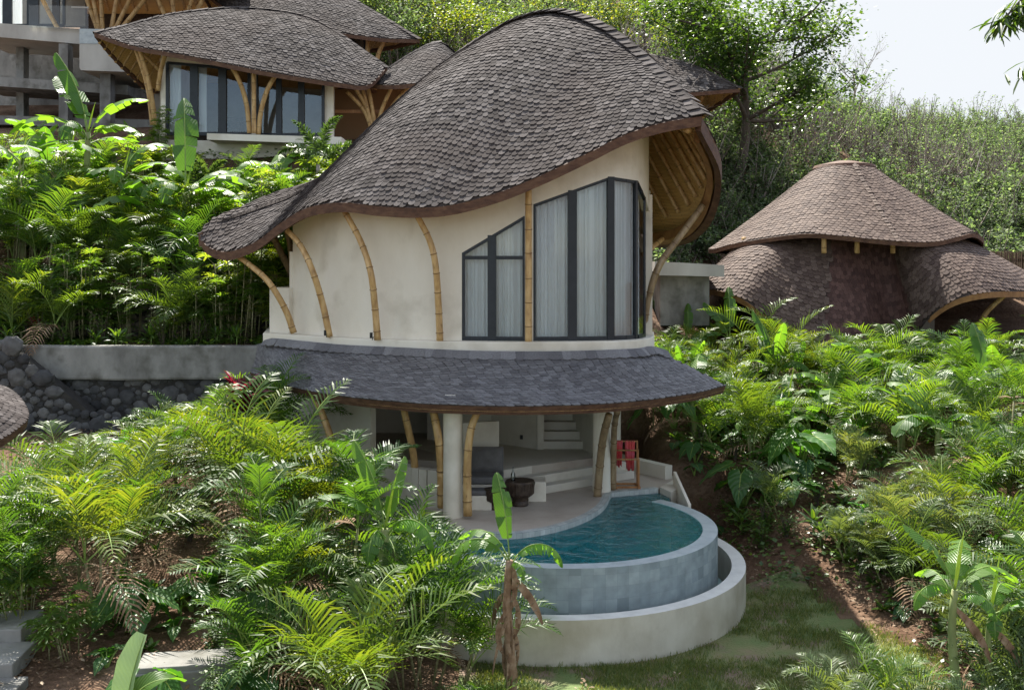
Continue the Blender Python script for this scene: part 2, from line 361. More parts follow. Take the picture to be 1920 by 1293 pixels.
def glass():
    m, N, L, B = mat('window_glass'); N.remove(B)
    t = N.new('ShaderNodeBsdfTransparent'); t.inputs[0].default_value = (.90, .95, .96, 1)
    g = N.new('ShaderNodeBsdfGlossy'); g.inputs['Roughness'].default_value = .015
    fr = N.new('ShaderNodeFresnel'); fr.inputs[0].default_value = 1.75
    mx = N.new('ShaderNodeMixShader'); L.new(fr.outputs[0], mx.inputs[0]); L.new(t.outputs[0], mx.inputs[1]); L.new(g.outputs[0], mx.inputs[2]); L.new(mx.outputs[0], N['Material Output'].inputs[0])
    return m
M['glass'] = glass()
M['frame'] = noisy('black_window_metal', [(.012, .015, .019), (.022, .026, .032)], 5, .35, 0)
def cloth(name, c, tr=.35):
    m, N, L, B = mat(name); B.inputs['Base Color'].default_value = (*c, 1); B.inputs['Roughness'].default_value = .9
    t = N.new('ShaderNodeBsdfTranslucent'); t.inputs[0].default_value = (*c, 1)
    n = N.new('ShaderNodeTexNoise'); n.inputs['Scale'].default_value = 300; tc = N.new('ShaderNodeTexCoord'); L.new(tc.outputs['Object'], n.inputs[0])
    bp = N.new('ShaderNodeBump'); bp.inputs['Strength'].default_value = .2; bp.inputs['Distance'].default_value = .002; L.new(n.outputs[0], bp.inputs['Height']); L.new(bp.outputs[0], B.inputs['Normal'])
    mx = N.new('ShaderNodeMixShader'); mx.inputs[0].default_value = tr; L.new(B.outputs[0], mx.inputs[1]); L.new(t.outputs[0], mx.inputs[2]); L.new(mx.outputs[0], N['Material Output'].inputs[0])
    return m
M['curtain'] = cloth('sheer_white_curtain', (.94, .96, .97), .2)
M['towel_red'] = noisy('red_pink_towel', [(.50, .05, .05), (.62, .10, .10), (.55, .12, .20)], 5, .95, .4, 120)
M['cushion'] = noisy('charcoal_cushion', [(.12, .115, .115), (.17, .165, .165)], 6, .95, .3, 150)
M['teak'] = noisy('teak_wood', [(.20, .085, .03), (.33, .15, .055), (.40, .20, .08)], 6, .5, .1, 40, stretch=(1, 1, .3))
M['darkwood'] = noisy('dark_carved_wood', [(.022, .014, .010), (.05, .032, .022), (.085, .058, .04)], 9, .5, .3, 40)
M['black'] = noisy('black_plastic', [(.012,)*3, (.02,)*3], 5, .4, 0)
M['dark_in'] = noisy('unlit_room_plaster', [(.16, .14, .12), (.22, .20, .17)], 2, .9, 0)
M['soil'] = None
def soilmat():
    m, N, L, B = mat('reddish_soil')
    tc = N.new('ShaderNodeTexCoord')
    n1 = N.new('ShaderNodeTexNoise'); n1.inputs['Scale'].default_value = .9; n1.inputs['Detail'].default_value = 10; n1.inputs['Roughness'].default_value = .65; L.new(tc.outputs['Object'], n1.inputs[0])
    rp = ramp(N, [(.3, (.085, .048, .030)), (.5, (.16, .098, .064)), (.7, (.26, .18, .125))]); L.new(n1.outputs[0], rp.inputs[0])
    vo = N.new('ShaderNodeTexVoronoi'); vo.inputs['Scale'].default_value = 14; L.new(tc.outputs['Object'], vo.inputs[0])
    r2 = ramp(N, [(.0, (1.3, 1.25, 1.2)), (.25, (.85,)*3), (1, (.75,)*3)]); L.new(vo.outputs['Distance'], r2.inputs[0])
    mx = N.new('ShaderNodeMix'); mx.data_type = 'RGBA'; mx.blend_type = 'MULTIPLY'; mx.inputs[0].default_value = 1; L.new(rp.outputs[0], mx.inputs[6]); L.new(r2.outputs[0], mx.inputs[7])
    L.new(mx.outputs[2], B.inputs['Base Color']); B.inputs['Roughness'].default_value = .95; B.inputs['Specular IOR Level'].default_value = .1
    n2 = N.new('ShaderNodeTexNoise'); n2.inputs['Scale'].default_value = 9; n2.inputs['Detail'].default_value = 8; L.new(tc.outputs['Object'], n2.inputs[0])
    bp = N.new('ShaderNodeBump'); bp.inputs['Strength'].default_value = 1; bp.inputs['Distance'].default_value = .12; L.new(n2.outputs[0], bp.inputs['Height']); L.new(bp.outputs[0], B.inputs['Normal'])
    return m
M['soil'] = soilmat()
M['lawn'] = noisy('worn_lawn', [(.23, .165, .115), (.17, .175, .078), (.12, .165, .06), (.155, .19, .07)], .9, .95, .8, 25, detail=12, bdist=.04, two=(1.6, (.20, .145, .11), .52, .64))
M['stone'] = island('dark_river_stone', [(0, (.035, .035, .037)), (.5, (.07, .07, .072)), (1, (.125, .122, .118))], .8, .5, (1, 1, 1), 6, .4, .3)
M['stone_warm'] = island('rubble_stone', [(0, (.07, .06, .045)), (.5, (.13, .11, .085)), (1, (.20, .175, .135))], .85, .5, (1, 1, 1), 6, .4, .3)
M['mortar'] = noisy('dark_mortar', [(.02, .019, .018), (.05, .047, .043)], 6, .95, .4, 20)
M['bark'] = noisy('bark', [(.06, .045, .035), (.12, .095, .075)], 8, .9, .5, 30, stretch=(1, 1, .2))
M['bark_pale'] = noisy('pale_bark', [(.25, .21, .18), (.38, .33, .29)], 6, .9, .3, 30)
M['palmstem'] = noisy('palm_cane', [(.10, .12, .045), (.20, .19, .09), (.30, .27, .17)], 5, .6, .2, 20, stretch=(1, 1, 3))
M['stalk'] = noisy('green_stalk', [(.12, .20, .04), (.22, .30, .07)], 5, .5, 0)
M['bananastem'] = noisy('banana_stem', [(.10, .13, .045), (.20, .24, .09), (.24, .17, .09)], 4, .55, .2, 14, stretch=(1, 1, .25))
M['dryleaf'] = noisy('dry_banana_leaf', [(.10, .055, .03), (.22, .14, .085), (.36, .27, .19)], 4, .9, .5, 20)
M['palm'] = leafmat('palm_leaflet', [(0, (.024, .062, .018)), (.4, (.042, .095, .022)), (.75, (.072, .13, .026)), (1, (.14, .19, .035))], .42, .42, (2.7, 2.5, .55), spec=.28)
M['palm_yellow'] = leafmat('palm_leaflet_yellow', [(0, (.045, .09, .02)), (.5, (.065, .115, .024)), (1, (.14, .17, .03))], .42, .45, (2.6, 2.3, .5), spec=.28)
M['palm_dusty'] = leafmat('palm_leaflet_dusty', [(0, (.045, .075, .035)), (.5, (.08, .115, .05)), (1, (.14, .16, .07))], .38, .42, (2.4, 2.2, .7), spec=.3)
M['rhapis'] = leafmat('lady_palm_leaf', [(0, (.035, .085, .018)), (.5, (.075, .14, .026)), (1, (.18, .23, .04))], .5, .46, spec=.28)
M['foxtail'] = leafmat('foxtail_leaflet', [(0, (.03, .065, .025)), (.5, (.05, .095, .035)), (1, (.09, .14, .045))], .3, .4)
M['banana'] = bigleaf('banana_leaf', (.055, .135, .025), (.12, .23, .035), .55, 16, tcol=(2.2, 2.1, .6))
M['banana_pale'] = bigleaf('banana_leaf_underside', (.19, .27, .15), (.25, .34, .18), .3, 14, tcol=(1.3, 1.5, .8))
M['elephant'] = bigleaf('elephant_ear_leaf', (.025, .085, .025), (.06, .15, .028), .38, 7)
M['cordyline'] = leafmat('cordyline_leaf', [(0, (.06, .006, .012)), (.6, (.16, .012, .028)), (1, (.32, .03, .06))], .35, .4, (1.8, .8, 1))
M['bush'] = leafmat('scrub_leaf', [(0, (.045, .065, .028)), (.4, (.085, .12, .060)), (.8, (.14, .18, .10)), (1, (.30, .33, .20))], .36, .75, (1.8, 2.1, 1.0), spec=.15, objvar=0)
M['bush_yellow'] = leafmat('yellow_green_leaf', [(0, (.05, .095, .02)), (.5, (.09, .14, .028)), (1, (.20, .21, .035))], .45, .5, objvar=.3)
M['treeleaf'] = leafmat('dark_tree_leaf', [(0, (.02, .048, .012)), (.6, (.04, .085, .02)), (1, (.075, .13, .028))], .4, .4, objvar=.1)
M['twig'] = island('grey_brown_twig', [(0, (.13, .10, .08)), (.6, (.26, .21, .18)), (1, (.45, .40, .35))], .9, 0)
M['cover'] = leafmat('ground_cover_leaf', [(0, (.03, .07, .015)), (.6, (.06, .12, .02)), (1, (.12, .19, .03))], .35, .4, objvar=0)
M['litter'] = island('dead_leaf_litter', [(0, (.10, .055, .03)), (.6, (.20, .13, .08)), (1, (.36, .28, .20))], .9, 0)
M['grass'] = leafmat('grass_blade', [(0, (.06, .10, .028)), (.6, (.10, .145, .04)), (1, (.20, .20, .08))], .3, .6, objvar=0)
M['reed'] = noisy('reed_screen', [(.09, .055, .035), (.17, .115, .075), (.24, .17, .115)], 5, .9, .8, 20, stretch=(14, 14, .4), bdist=.03)

# ---------------------------------------------------------------- ground
def prof(pts, y):
    if y <= pts[0][0]: return pts[0][1]
    for a, b in zip(pts, pts[1:]):
        if y <= b[0]: return lerp(a[1], b[1], (y-a[0])/(b[0]-a[0]))
    return pts[-1][1]
PL = [(-30, -4), (8, -1.3), (12, -.7), (17, .15), (21, .7), (24.45, .9), (24.55, 2.8), (27.0, 2.8), (27.1, 3.6), (36, 8.6), (44, 11), (60, 18.5), (80, 28), (110, 38), (200, 50)]
PC = [(-30, -4), (8, -1.5), (15, -1.4), (26.4, -1.4), (26.6, 2.6), (30, 3.2), (36, 6), (42, 8), (60, 16.5), (80, 25), (110, 33), (200, 40)]
PR = [(-30, -4), (8, -1.4), (15, -1.35), (17.5, -1.25), (20, -.6), (23, .15), (26, .75), (30, 1.6), (33, 2.3), (37, 3.0), (42, 4.6), (55, 9.6), (70, 13.6), (82, 14.5), (120, 10), (200, 0)]
def gz(x, y):
    wl_ = sstep(-4.0, -5.2, x) if y > 22 else sstep(-1.0, -5.5, x)
    wr = lerp(sstep(3.6, 6.0, x), sstep(.13, .38, x/max(y, 1)), sstep(36, 52, y))
    if 22.8 < y < 30: wr = sstep(2.7, 3.7, x)
    z = prof(PC, y)*(1-wl_-wr)+prof(PL, y)*wl_+prof(PR, y)*wr
    if x > 6.2 and y < 34: z += .22*min(x-6.2, 6)*sstep(26, 17, y)
    n = mnoise.noise(Vector((x*.45, y*.45, 3.1)))*.10+mnoise.noise(Vector((x*1.6, y*1.6, 9)))*.035
    lawn = sstep(6.6, 5.6, x+.3*math.sin(y))*sstep(-1.0, .5, x)*sstep(19, 17.5, y)
    if y > 40: n += mnoise.noise(Vector((x*.08, y*.08, 1)))*1.6*sstep(40, 55, y)
    return z+n*(1-.85*lawn)
def ground():
    xs = sorted(set([round(v, 3) for v in list(np.arange(-16, 16, .3))+list(np.arange(-160, -16, 4))+list(np.arange(16, 60, 1.5))+list(np.arange(60, 200, 5))]))
    ys = sorted(set([round(v, 3) for v in list(np.arange(9, 24.4, .3))+[24.45, 24.55]+list(np.arange(24.8, 26.9, .3))+[27.0, 27.1, 26.4, 26.6]+list(np.arange(27.4, 44, .4))+list(np.arange(44, 90, 1.6))+list(np.arange(90, 201, 8))+list(np.arange(-30, 9, 3))]))
    mb = MB(); mb.grid([[(x, y, gz(x, y)) for x in xs] for y in ys])
    return struct(mb.build('ground', M['soil'], smooth=True))
ground()
def lawn():
    xs = np.arange(-2.2, 7.01, .2); ys = np.arange(10.5, 19.6, .2); mb = MB(); idx = {}
    for i, x in enumerate(xs):
        for j, y in enumerate(ys):
            idx[i, j] = len(mb.v); mb.v.append((x, y, gz(x, y)+.015))
    for i in range(len(xs)-1):
        for j in range(len(ys)-1):
            x, y = xs[i], ys[j]
            edge = 6.25-.0*y+.25*math.sin(y*1.3)+.22*(15.5-y)*(y > 15.5)*.9
            le = -.6+.3*math.sin(y*2)
            if x < edge-.2 and x > le and y < 19.0:
                mb.f.append((idx[i, j], idx[i+1, j], idx[i+1, j+1], idx[i, j+1])); mb.m.append(0); mb.uv.append(None)
    o = struct(mb.build('lawn', M['lawn'], smooth=True))
lawn()

def hit(px, py, dmin=10, dmax=90):
    d = dmin
    while d < dmax:
        p = P(px, py, d)
        if p.z <= gz(p.x, p.y): return Vector((p.x, p.y, gz(p.x, p.y)))
        d += .1
    return P(px, py, dmax)

# ---------------------------------------------------------------- shingled roofs
def shingles(mb, S, expo, w, ref=1.0, flip=1, m=1, thick=.014, lift=.03, seed=1, long=2.1):
    """S[u][v] from ridge (v=0) to eave (v=-1). Lays hex-ended shingles row by row at equal exposure."""
    r = random.Random(seed)
    S = np.array([[tuple(p) for p in c] for c in S]); nu, nv, _ = S.shape
    L = np.concatenate([np.zeros((nu, 1)), np.cumsum(np.linalg.norm(np.diff(S, axis=1), axis=2), axis=1)], axis=1)
    refL = L[:, -1]*ref if ref >= 0 else np.zeros(nu)
    smin, smax = -refL, L[:, -1]-refL
    def at(u, s):
        i = min(int(u), nu-2); t = u-i; out = []
        for c in (i, i+1):
            q = min(max(s+refL[c], 0), L[c, -1])
            j = int(np.searchsorted(L[c], q))-1; j = min(max(j, 0), nv-2)
            dl = L[c, j+1]-L[c, j]; k = 0 if dl < 1e-9 else (q-L[c, j])/dl
            out.append(S[c, j]*(1-k)+S[c, j+1]*k)
        return out[0]*(1-t)+out[1]*t
    k0, k1 = int(math.floor(smin.min()/expo)), int(math.ceil(smax.max()/expo))
    for k in range(k0, k1+1):
        s = k*expo
        ok = (smin-expo*.2 <= s) & (s <= smax+expo*.35)
        u = 0
        while u < nu:
            if not ok[u]: u += 1; continue
            u0 = u
            while u < nu and ok[u]: u += 1
            us = list(range(u0, u))
            if len(us) < 2: continue
            pts = np.array([at(a, s) for a in us]); al = np.concatenate([[0], np.cumsum(np.linalg.norm(np.diff(pts, axis=0), axis=1))])
            q = (w/2 if k % 2 else 0)+w*.25
            while q < al[-1]:
                j = min(int(np.searchsorted(al, q)), len(us)-1); j = max(j, 1); t = (q-al[j-1])/max(1e-9, al[j]-al[j-1])
                uu = us[j-1]+t; p = Vector(at(uu, s)); pu = Vector(at(uu, s-expo*long))
                U = pu-p; ln = U.length
                T = Vector(at(min(uu+.6, nu-1), s))-Vector(at(max(uu-.6, 0), s))
                q += w
                if ln < expo*.5 or T.length < 1e-6: continue
                U.normalize(); T = T.normalized(); Nn = T.cross(U).normalized()*flip
                if Nn.length < .5: continue
                ww = w*.475*(1+r.uniform(-.05, .03)); lf = lift*(.8+.5*r.random()); dn = r.uniform(-.05, .06)*expo; tw = r.uniform(-.02, .02)
                def V(a, b, c): return p+T*(a+tw*b)+U*b+Nn*c
                bt = [(-ww, ln, .004), (ww, ln, .004), (ww, expo*.34+dn, lf*.85), (ww*.5, dn, lf), (-ww*.5, dn, lf), (-ww, expo*.34+dn, lf*.85)]
                vs = [V(*b) for b in bt]+[V(a, b, c-thick) for a, b, c in bt[2:]]
                fs = [(0, 5, 4, 3, 2, 1), (2, 3, 7, 6), (3, 4, 8, 7), (4, 5, 9, 8), (1, 2, 6), (0, 9, 5)]
                if flip > 0: fs = [tuple(reversed(f)) for f in fs]
                mb.add(vs, fs, m)
def flank(A, B, nv=14, f=lambda v: v, hf=None):
    out = []
    for a, b in zip(A, B):
        col = []
        for j in range(nv+1):
            v = j/nv; h = hf(v) if hf else v
            p = a.lerp(b, h); p.z = a.z+(b.z-a.z)*f(v); col.append(p)
        out.append(col)
    return out
def capline(mb, pts, w, step, m=1, seed=3, up=Vector((0, 0, 1)), sidev=None, h=.05):
    r = random.Random(seed); n = max(2, int(sum((b-a).length for a, b in zip(pts, pts[1:]))/step)); q = resample(pts, n+1)
    for i in range(n):
        a, b = q[i], q[i+1]; T = (b-a); l = T.length; T.normalize()
        sd = sidev(i/n, T) if sidev else T.cross(up).normalized()
        u = sd.cross(T).normalized()
        if u.z < 0: u = -u; 
        for sg in (-1, 1):
            ww = w*(.5+r.uniform(-.03, .03)); hh = h+r.uniform(0, .012)+(.008 if i % 2 else 0)
            vs = [a-T*l*.1+u*hh, b+T*l*.35+u*(hh+.012), b+T*l*.15+sd*sg*ww-u*w*.16+u*hh, a+T*l*.12+sd*sg*ww-u*w*.16+u*hh*.7, a-T*l*.0+sd*sg*ww*.6+u*hh*.4-u*w*.05]
            vs2 = [v-u*.02 for v in vs]
            mb.add(vs+vs2, [(0, 1, 2, 3, 4), (9, 8, 7, 6, 5), (0, 5, 6, 1), (1, 6, 7, 2), (2, 7, 8, 3), (3, 8, 9, 4), (4, 9, 5, 0)], m)
def eave(mb, E, inward, w=.07, h=.2, m=0, drop=.0):
    """a board under the eave line E; inward: per-point horizontal vector towards the building"""
    up = Vector((0, 0, 1))
    mb.sweep(E, [(0, .012-drop), (w, .02-drop), (w+.03, -h*.95-drop), (.02, -h-drop)], inward, [up]*len(E), m)
def inward_of(E, A):
    res = []
    for i, e in enumerate(E):
        d = E[min(i+1, len(E)-1)]-E[max(i-1, 0)]; a = A[i]-e; a = a-d*(a.dot(d)/max(1e-9, d.dot(d)))
        a.z *= .15
        res.append(a.normalized() if a.length > 1e-4 else Vector((0, 1, 0)))
    # tips: borrow from the neighbour
    for i in range(3): res[i] = res[3]; res[-1-i] = res[-4]
    return res
def under(mb, S, off=.05, m=0, ctr=None):
    """inside lining of a roof flank, with uv in metres"""
    nu, nv = len(S), len(S[0]); rows = []; uvs = []
    for i in range(nu):
        row = []; uv = []
        for j in range(nv):
            p = S[i][j]; T = S[min(i+1, nu-1)][j]-S[max(i-1, 0)][j]; V = S[i][min(j+1, nv-1)]-S[i][max(j-1, 0)]
            n = T.cross(V)
            n = n.normalized() if n.length > 1e-6 else Vector((0, 0, 1))
            if (n.z < 0) if ctr is None else (n.x*(p.x-ctr.x)+n.y*(p.y-ctr.y)+n.z < 0): n = -n
            row.append(p-n*off); uv.append((i*.12, (j/(nv-1))*(S[i][0]-S[i][-1]).length))
        rows.append(row); uvs.append(uv)
    mb.grid(rows, m, uvs); return rows
def bamboo_mb(pts, r0, r1=None, node=.42, n=9, seed=0):
    """bamboo pole with node rings (slot 1 = ring)"""
    r1 = r1 or r0; rr = random.Random(seed); L = sum((b-a).length for a, b in zip(pts, pts[1:])); k = max(8, int(L/.1))
    q = resample([Vector(p) for p in pts], k+1); mb = MB()
    nodes = []; s = rr.uniform(.1, node)
    while s < L-.05: nodes.append(s); s += node*rr.uniform(.85, 1.15)
    pp = []; rad = []; ss = sorted([L*i/k for i in range(k+1)]+[x+d for x in nodes for d in (-.02, 0, .02)])
    for s in ss:
        s = min(max(s, 0), L); t = s/L*k; i = min(int(t), k-1); pp.append(q[i].lerp(q[i+1], t-i))
        b = 0
        for x in nodes:
            if abs(s-x) < .001: b = .008
            elif abs(s-x) < .03: b = -.001
        rad.append(lerp(r0, r1, s/L)+b)
    mb.tube(pp, rad, n, 0)
    for x in nodes:
        t = x/L*k; i = min(int(t), k-1); c = q[i].lerp(q[i+1], t-i); d = (q[i+1]-q[i]).normalized()
        mb.tube([c-d*.006, c+d*.006], [lerp(r0, r1, x/L)+.0095]*2, n, 1)
    return mb
BM = [M['bamboo'], M['bamboo_node']]; BG = [M['bamboo_grey'], M['bamboo_node']]

# ================================================================= THE VILLA
villa = thing('round_villa', 'two-storey cream villa with sweeping shingled roof and curved bamboo posts above the pool', 'villa', (-1, 23, 0))
FL, GL = 3.2, 0.0      # upper floor level, terrace level
ledge_tab = [(493, 23.75), (560, 23.0), (640, 22.1), (740, 21.5), (860, 21.0), (1000, 20.9), (1100, 21.0), (1180, 21.3), (1215, 21.95), (1227, 22.8)]
ledge = spline([XY(*t).to_3d() for t in ledge_tab], 90)
wall_tab = [(512, 24.15), (549, 23.65), (620, 22.7), (700, 22.0), (800, 21.5), (900, 21.25), (1000, 21.15), (1100, 21.25), (1160, 21.45), (1198, 21.85), (1213, 22.5), (1217, 23.2)]
wl3 = spline([XY(*t).to_3d() for t in wall_tab], 260)
wpx = [CX+p.x/p.y*F for p in wl3]
def wall_at(px):
    for i in range(len(wpx)-1):
        if wpx[i] <= px <= wpx[i+1]:
            t = (px-wpx[i])/max(1e-9, wpx[i+1]-wpx[i]); return wl3[i].lerp(wl3[i+1], t)
    return wl3[0] if px < wpx[0] else wl3[-1]
def outn(px):
    a, b = wall_at(px-3), wall_at(px+3); d = (b-a).normalized(); return Vector((d.y, -d.x, 0))
def W(px, py, off=0):
    p = wall_at(px); z = pz(py, p.y); q = p+outn(px)*off; return Vector((q.x, q.y, z))

# main roof curves (ridge, front eave, back eave), left tip -> right tip
Apx = [(372, 440, 24.3), (402, 408, 24.7), (455, 387, 25.1), (520, 361, 25.5), (580, 343, 25.8), (625, 318, 26), (690, 260, 26), (765, 186, 26), (850, 110, 25.9), (905, 72, 25.8), (975, 37, 25.5), (1050, 24, 25), (1130, 50, 24), (1200, 100, 23), (1265, 163, 21.7), (1316, 217, 20.65)]
Bpx = [(372, 440, 24.3), (388, 462, 23.9), (425, 473, 23.4), (478, 455, 22.9), (525, 420, 22.4), (575, 391, 21.9), (640, 381, 21.3), (710, 388, 20.8), (780, 391, 20.45), (850, 385, 20.25), (935, 362, 20.1), (1015, 330, 20.05), (1100, 290, 20.1), (1175, 253, 20.25), (1245, 231, 20.4), (1316, 219, 20.62)]
Cpx = [(372, 440, 24.3), (398, 428, 25.0), (440, 425, 26.0), (490, 415, 27.0), (550, 395, 28.0), (640, 395, 29.5), (740, 400, 30.5), (860, 405, 31), (980, 415, 30.5), (1100, 425, 29.5), (1190, 440, 27.6), (1245, 443, 26.2), (1300, 430, 24.9), (1340, 385, 23.6), (1353, 305, 22.3), (1316, 219, 20.62)]
def warp(c, k, lo=0, hi=1):
    n = len(c)-1; out = []
    for i in range(n+1):
        t = i/n; s = (t-lo)/(hi-lo); f = i+(k*math.sin(math.pi*s)**2 if 0 < s < 1 else 0); f = min(max(f, 0), n); j = min(int(f), n-1); out.append(c[j].lerp(c[j+1], f-j))
    return out
A = matched([P(*p) for p in Apx], 10); B_ = matched([P(*p) for p in Bpx], 10); C_ = matched([P(*p) for p in Cpx], 10)
ffront = lambda v: .55*v+.75*v*v-.3*v**3
A_front = warp(A, 36); S1 = flank(A_front, B_, 16, ffront)
S2 = []
C_ = warp(C_, 14, .55, 1.0)
for i, (a, c) in enumerate(zip(A, C_)):
    col = []
    for j in range(15):
        v = j/14; p = a.lerp(c, v); p.z = a.z+(c.z-a.z)*(.45*v+.9*v*v-.35*v**3); col.append(p)
    S2.append(col)
roof_mb = MB()
roof_mb.grid(S1, 0); roof_mb.grid(S2, 0)
shingles(roof_mb, S1, .142, .15, ref=.55, flip=1, m=1, seed=11, lift=.032)
shingles(roof_mb, S2, .2, .26, ref=.55, flip=-1, m=1, seed=12)
roof = part(roof_mb, 'roof', [M['deck'], M['shingle']], villa)
cap = MB(); capline(cap, A[95:], .52, .22, 0, 5, h=.085); capline(cap, A[62:96], .46, .24, 0, 6, h=.07); capline(cap, A[20:62], .22, .26, 0, 7, h=.02)
c_ = part(cap, 'ridge_cap', M['shingle'], roof)
fas = MB(); inB = inward_of(B_, A); eave(fas, B_, inB, .10, .19)
part(fas, 'fascia', M['fascia'], roof, smooth=False)
fas = MB(); inC = inward_of(C_, A)
eave(fas, C_, inC, .16, .30); part(fas, 'fascia', M['fascia'], roof)
ib = MB(); Ci = [c+n*.22-Vector((0, 0, .10)) for c, n in zip(C_, inC)]
ib.sweep(Ci[90:-3], [(0, .05), (.16, .09), (.20, -.16), (.03, -.20)], inC[90:-3], [Vector((0, 0, 1))]*len(Ci[90:-3]), 0)
part(ib, 'eave_beam', M['fascia_brown'], roof)
sof = MB(); under(sof, S2, .07); under(sof, S1, .07)
part(sof, 'soffit', M['matting'], roof, smooth=True)
for i in range(84, 149, 3):       # rafters under the open right end of the roof
    col = S2[i]; pts = []
    for j in range(1, 14):
        p = col[j]; T = S2[i+1][j]-S2[i-1][j]; V = col[j+1]-col[j-1]; n = T.cross(V).normalized()
        if n.z < 0: n = -n
        pts.append(p-n*.15)
    part(bamboo_mb(pts, .058, .05, .5, 8, i), 'rafter', BM, roof, smooth=True)
for k in (0, 1):                  # two round ends of the ridge poles under the right tip
    c = P(1300-9*k, 234+11*k, 20.75); part(bamboo_mb([c, c+Vector((-.55, 1.6, .55))], .065, .06, .5, 12, k), 'ridge_pole', BM, roof, smooth=True)
hole = MB()                       # worn slot with frayed thatch near the left tip
r_ = random.Random(4)
sl_ = [S1[i][6]+Vector((0, 0, .055)) for i in range(13, 33)]
hole.grid([[p+Vector((0, -.09, -.05))*math.sin(math.pi*(i+1)/21) for i, p in enumerate(sl_)], [p+Vector((0, 0, .03)) for p in sl_], [p+Vector((0, .10, .02))*math.sin(math.pi*(i+1)/21) for i, p in enumerate(sl_)]])
for q in range(170):
    t = r_.random(); c = sl_[int(t*19)]+Vector((0, .04, .02)); d = Vector((r_.uniform(-.3, .5), r_.uniform(-.3, .1), r_.uniform(-.05, .12)))*.45
    hole.tube([c, c+d*.5, c+d], [.006, .005, .001], 3, 0)
part(hole, 'frayed_thatch', M['deck'], roof)

# upper wall, cut for the two windows
def eave_py(px):
    for a, b in zip(B_, B_[1:]):
        pa, pb = CX+a.x/a.y*F, CX+b.x/b.y*F
        if pa <= px <= pb: return a.lerp(b, (px-pa)/(pb-pa)).z
    return B_[-1].z
def win_top(px):
    if 866 <= px <= 984: return pz(lerp(474, 404, (px-866)/118), wall_at(px).y)
    if 1000 <= px <= 1145: return pz(lerp(383, 331, (px-1000)/145), wall_at(px).y)
    if 1145 < px <= 1197: return pz(lerp(331, 339, (px-1145)/52), wall_at(px).y)
    if 1197 < px <= 1211.5: return pz(lerp(339, 372, (px-1197)/14.5), wall_at(px).y)
    return None
uw = MB(); cols = [549, 560]+list(range(570, 862, 8))+[862, 865.9, 866, 884, 902, 914, 930, 945, 960, 972, 984, 984.1, 999.9, 1000, 1020, 1040, 1065, 1082, 1100, 1120, 1139, 1145, 1153, 1170, 1185, 1197, 1201, 1205, 1208, 1211.5, 1211.6, 1213.5, 1215, 1216.9]
outer = []
for px in cols:
    p = wall_at(px); wt = win_top(px); top = eave_py(px)+(.42 if px > 640 else .12)
    zb = FL if wt is None else wt
    if px > 1211.5: zb = pz(lerp(374, 396, (px-1211.5)/5.4), p.y)
    if px > 1195: top = pz(236, p.y)
    outer.append((p, outn(px), zb, top))
for (p, n, z0, z1), (p2, n2, y0, y1) in zip(outer, outer[1:]):
    if abs(z0-y0) > 1: continue
    for k in (0, 1):
        ins = -.16 if k else 0; a = p+n*ins; b = p2+n2*ins
        q = [(a.x, a.y, z0), (b.x, b.y, y0), (b.x, b.y, y1), (a.x, a.y, z1)]
        uw.add(q, [(0, 1, 2, 3) if not k else (3, 2, 1, 0)])
    a, b, a2, b2 = p, p2, p-n*.16, p2-n2*.16
    uw.add([(a.x, a.y, z0), (b.x, b.y, y0), (b2.x, b2.y, y0), (a2.x, a2.y, z0)], [(3, 2, 1, 0)])
for px in (866, 984, 1000, 1211.5, 1216.9, 549):     # jambs and wall ends
    p = wall_at(px); n = outn(px); wt = win_top(px); t = p-n*.16
    z0, z1 = (FL, wt) if wt is not None and px != 1211.5 else (FL, pz(236, p.y))
    if px == 549: z1 = eave_py(px)+.3
    if px == 1211.5: continue
    if px == 1216.9: z0 = pz(396, p.y)
    uw.add([(p.x, p.y, z0), (t.x, t.y, z0), (t.x, t.y, z1), (p.x, p.y, z1)], [(0, 1, 2, 3)])
# merge duplicate vertices for smooth shading is not needed: finely faceted curve
wobj = part(uw, 'upper_wall', M['plaster'], villa)
# back of the upper room (keeps light out)
bw = MB(); bp_ = [XY(1217, 23.2), XY(1214, 24.6), XY(1150, 28.4), XY(640, 28.6), XY(560, 26), XY(549, 23.65)]
for a, b, ht in zip(bp_, bp_[1:], (3.2, 3.4, 2.9, 2.0, 1.9)):
    bw.beam((a.x, a.y, FL+ht/2), (b.x, b.y, FL+ht/2), .15, ht, m=0)
part(bw, 'rear_wall', M['plaster'], villa)
lowp = MB(); a, b = XY(512, 24.15), XY(549, 23.65)
lowp.beam((a.x, a.y, FL+.53), (b.x, b.y, FL+.53), .2, 1.06); lowp.beam((a.x+.1, a.y+.1, FL+.53), (a.x+.2, a.y+2.6, FL+.53), .2, 1.06)
part(lowp, 'parapet', M['plaster'], villa)
# ledge slab (with the upper floor)
backpoly = [XY(1226, 24.2), XY(1160, 28.6), XY(600, 28.9), XY(505, 26.4)]
poly = [(p.x, p.y) for p in ledge]+[tuple(p) for p in backpoly]
sl = MB(); sl.prism(poly, FL-.27, FL); part(sl, 'floor_slab', M['plaster'], villa, bevel=.02)

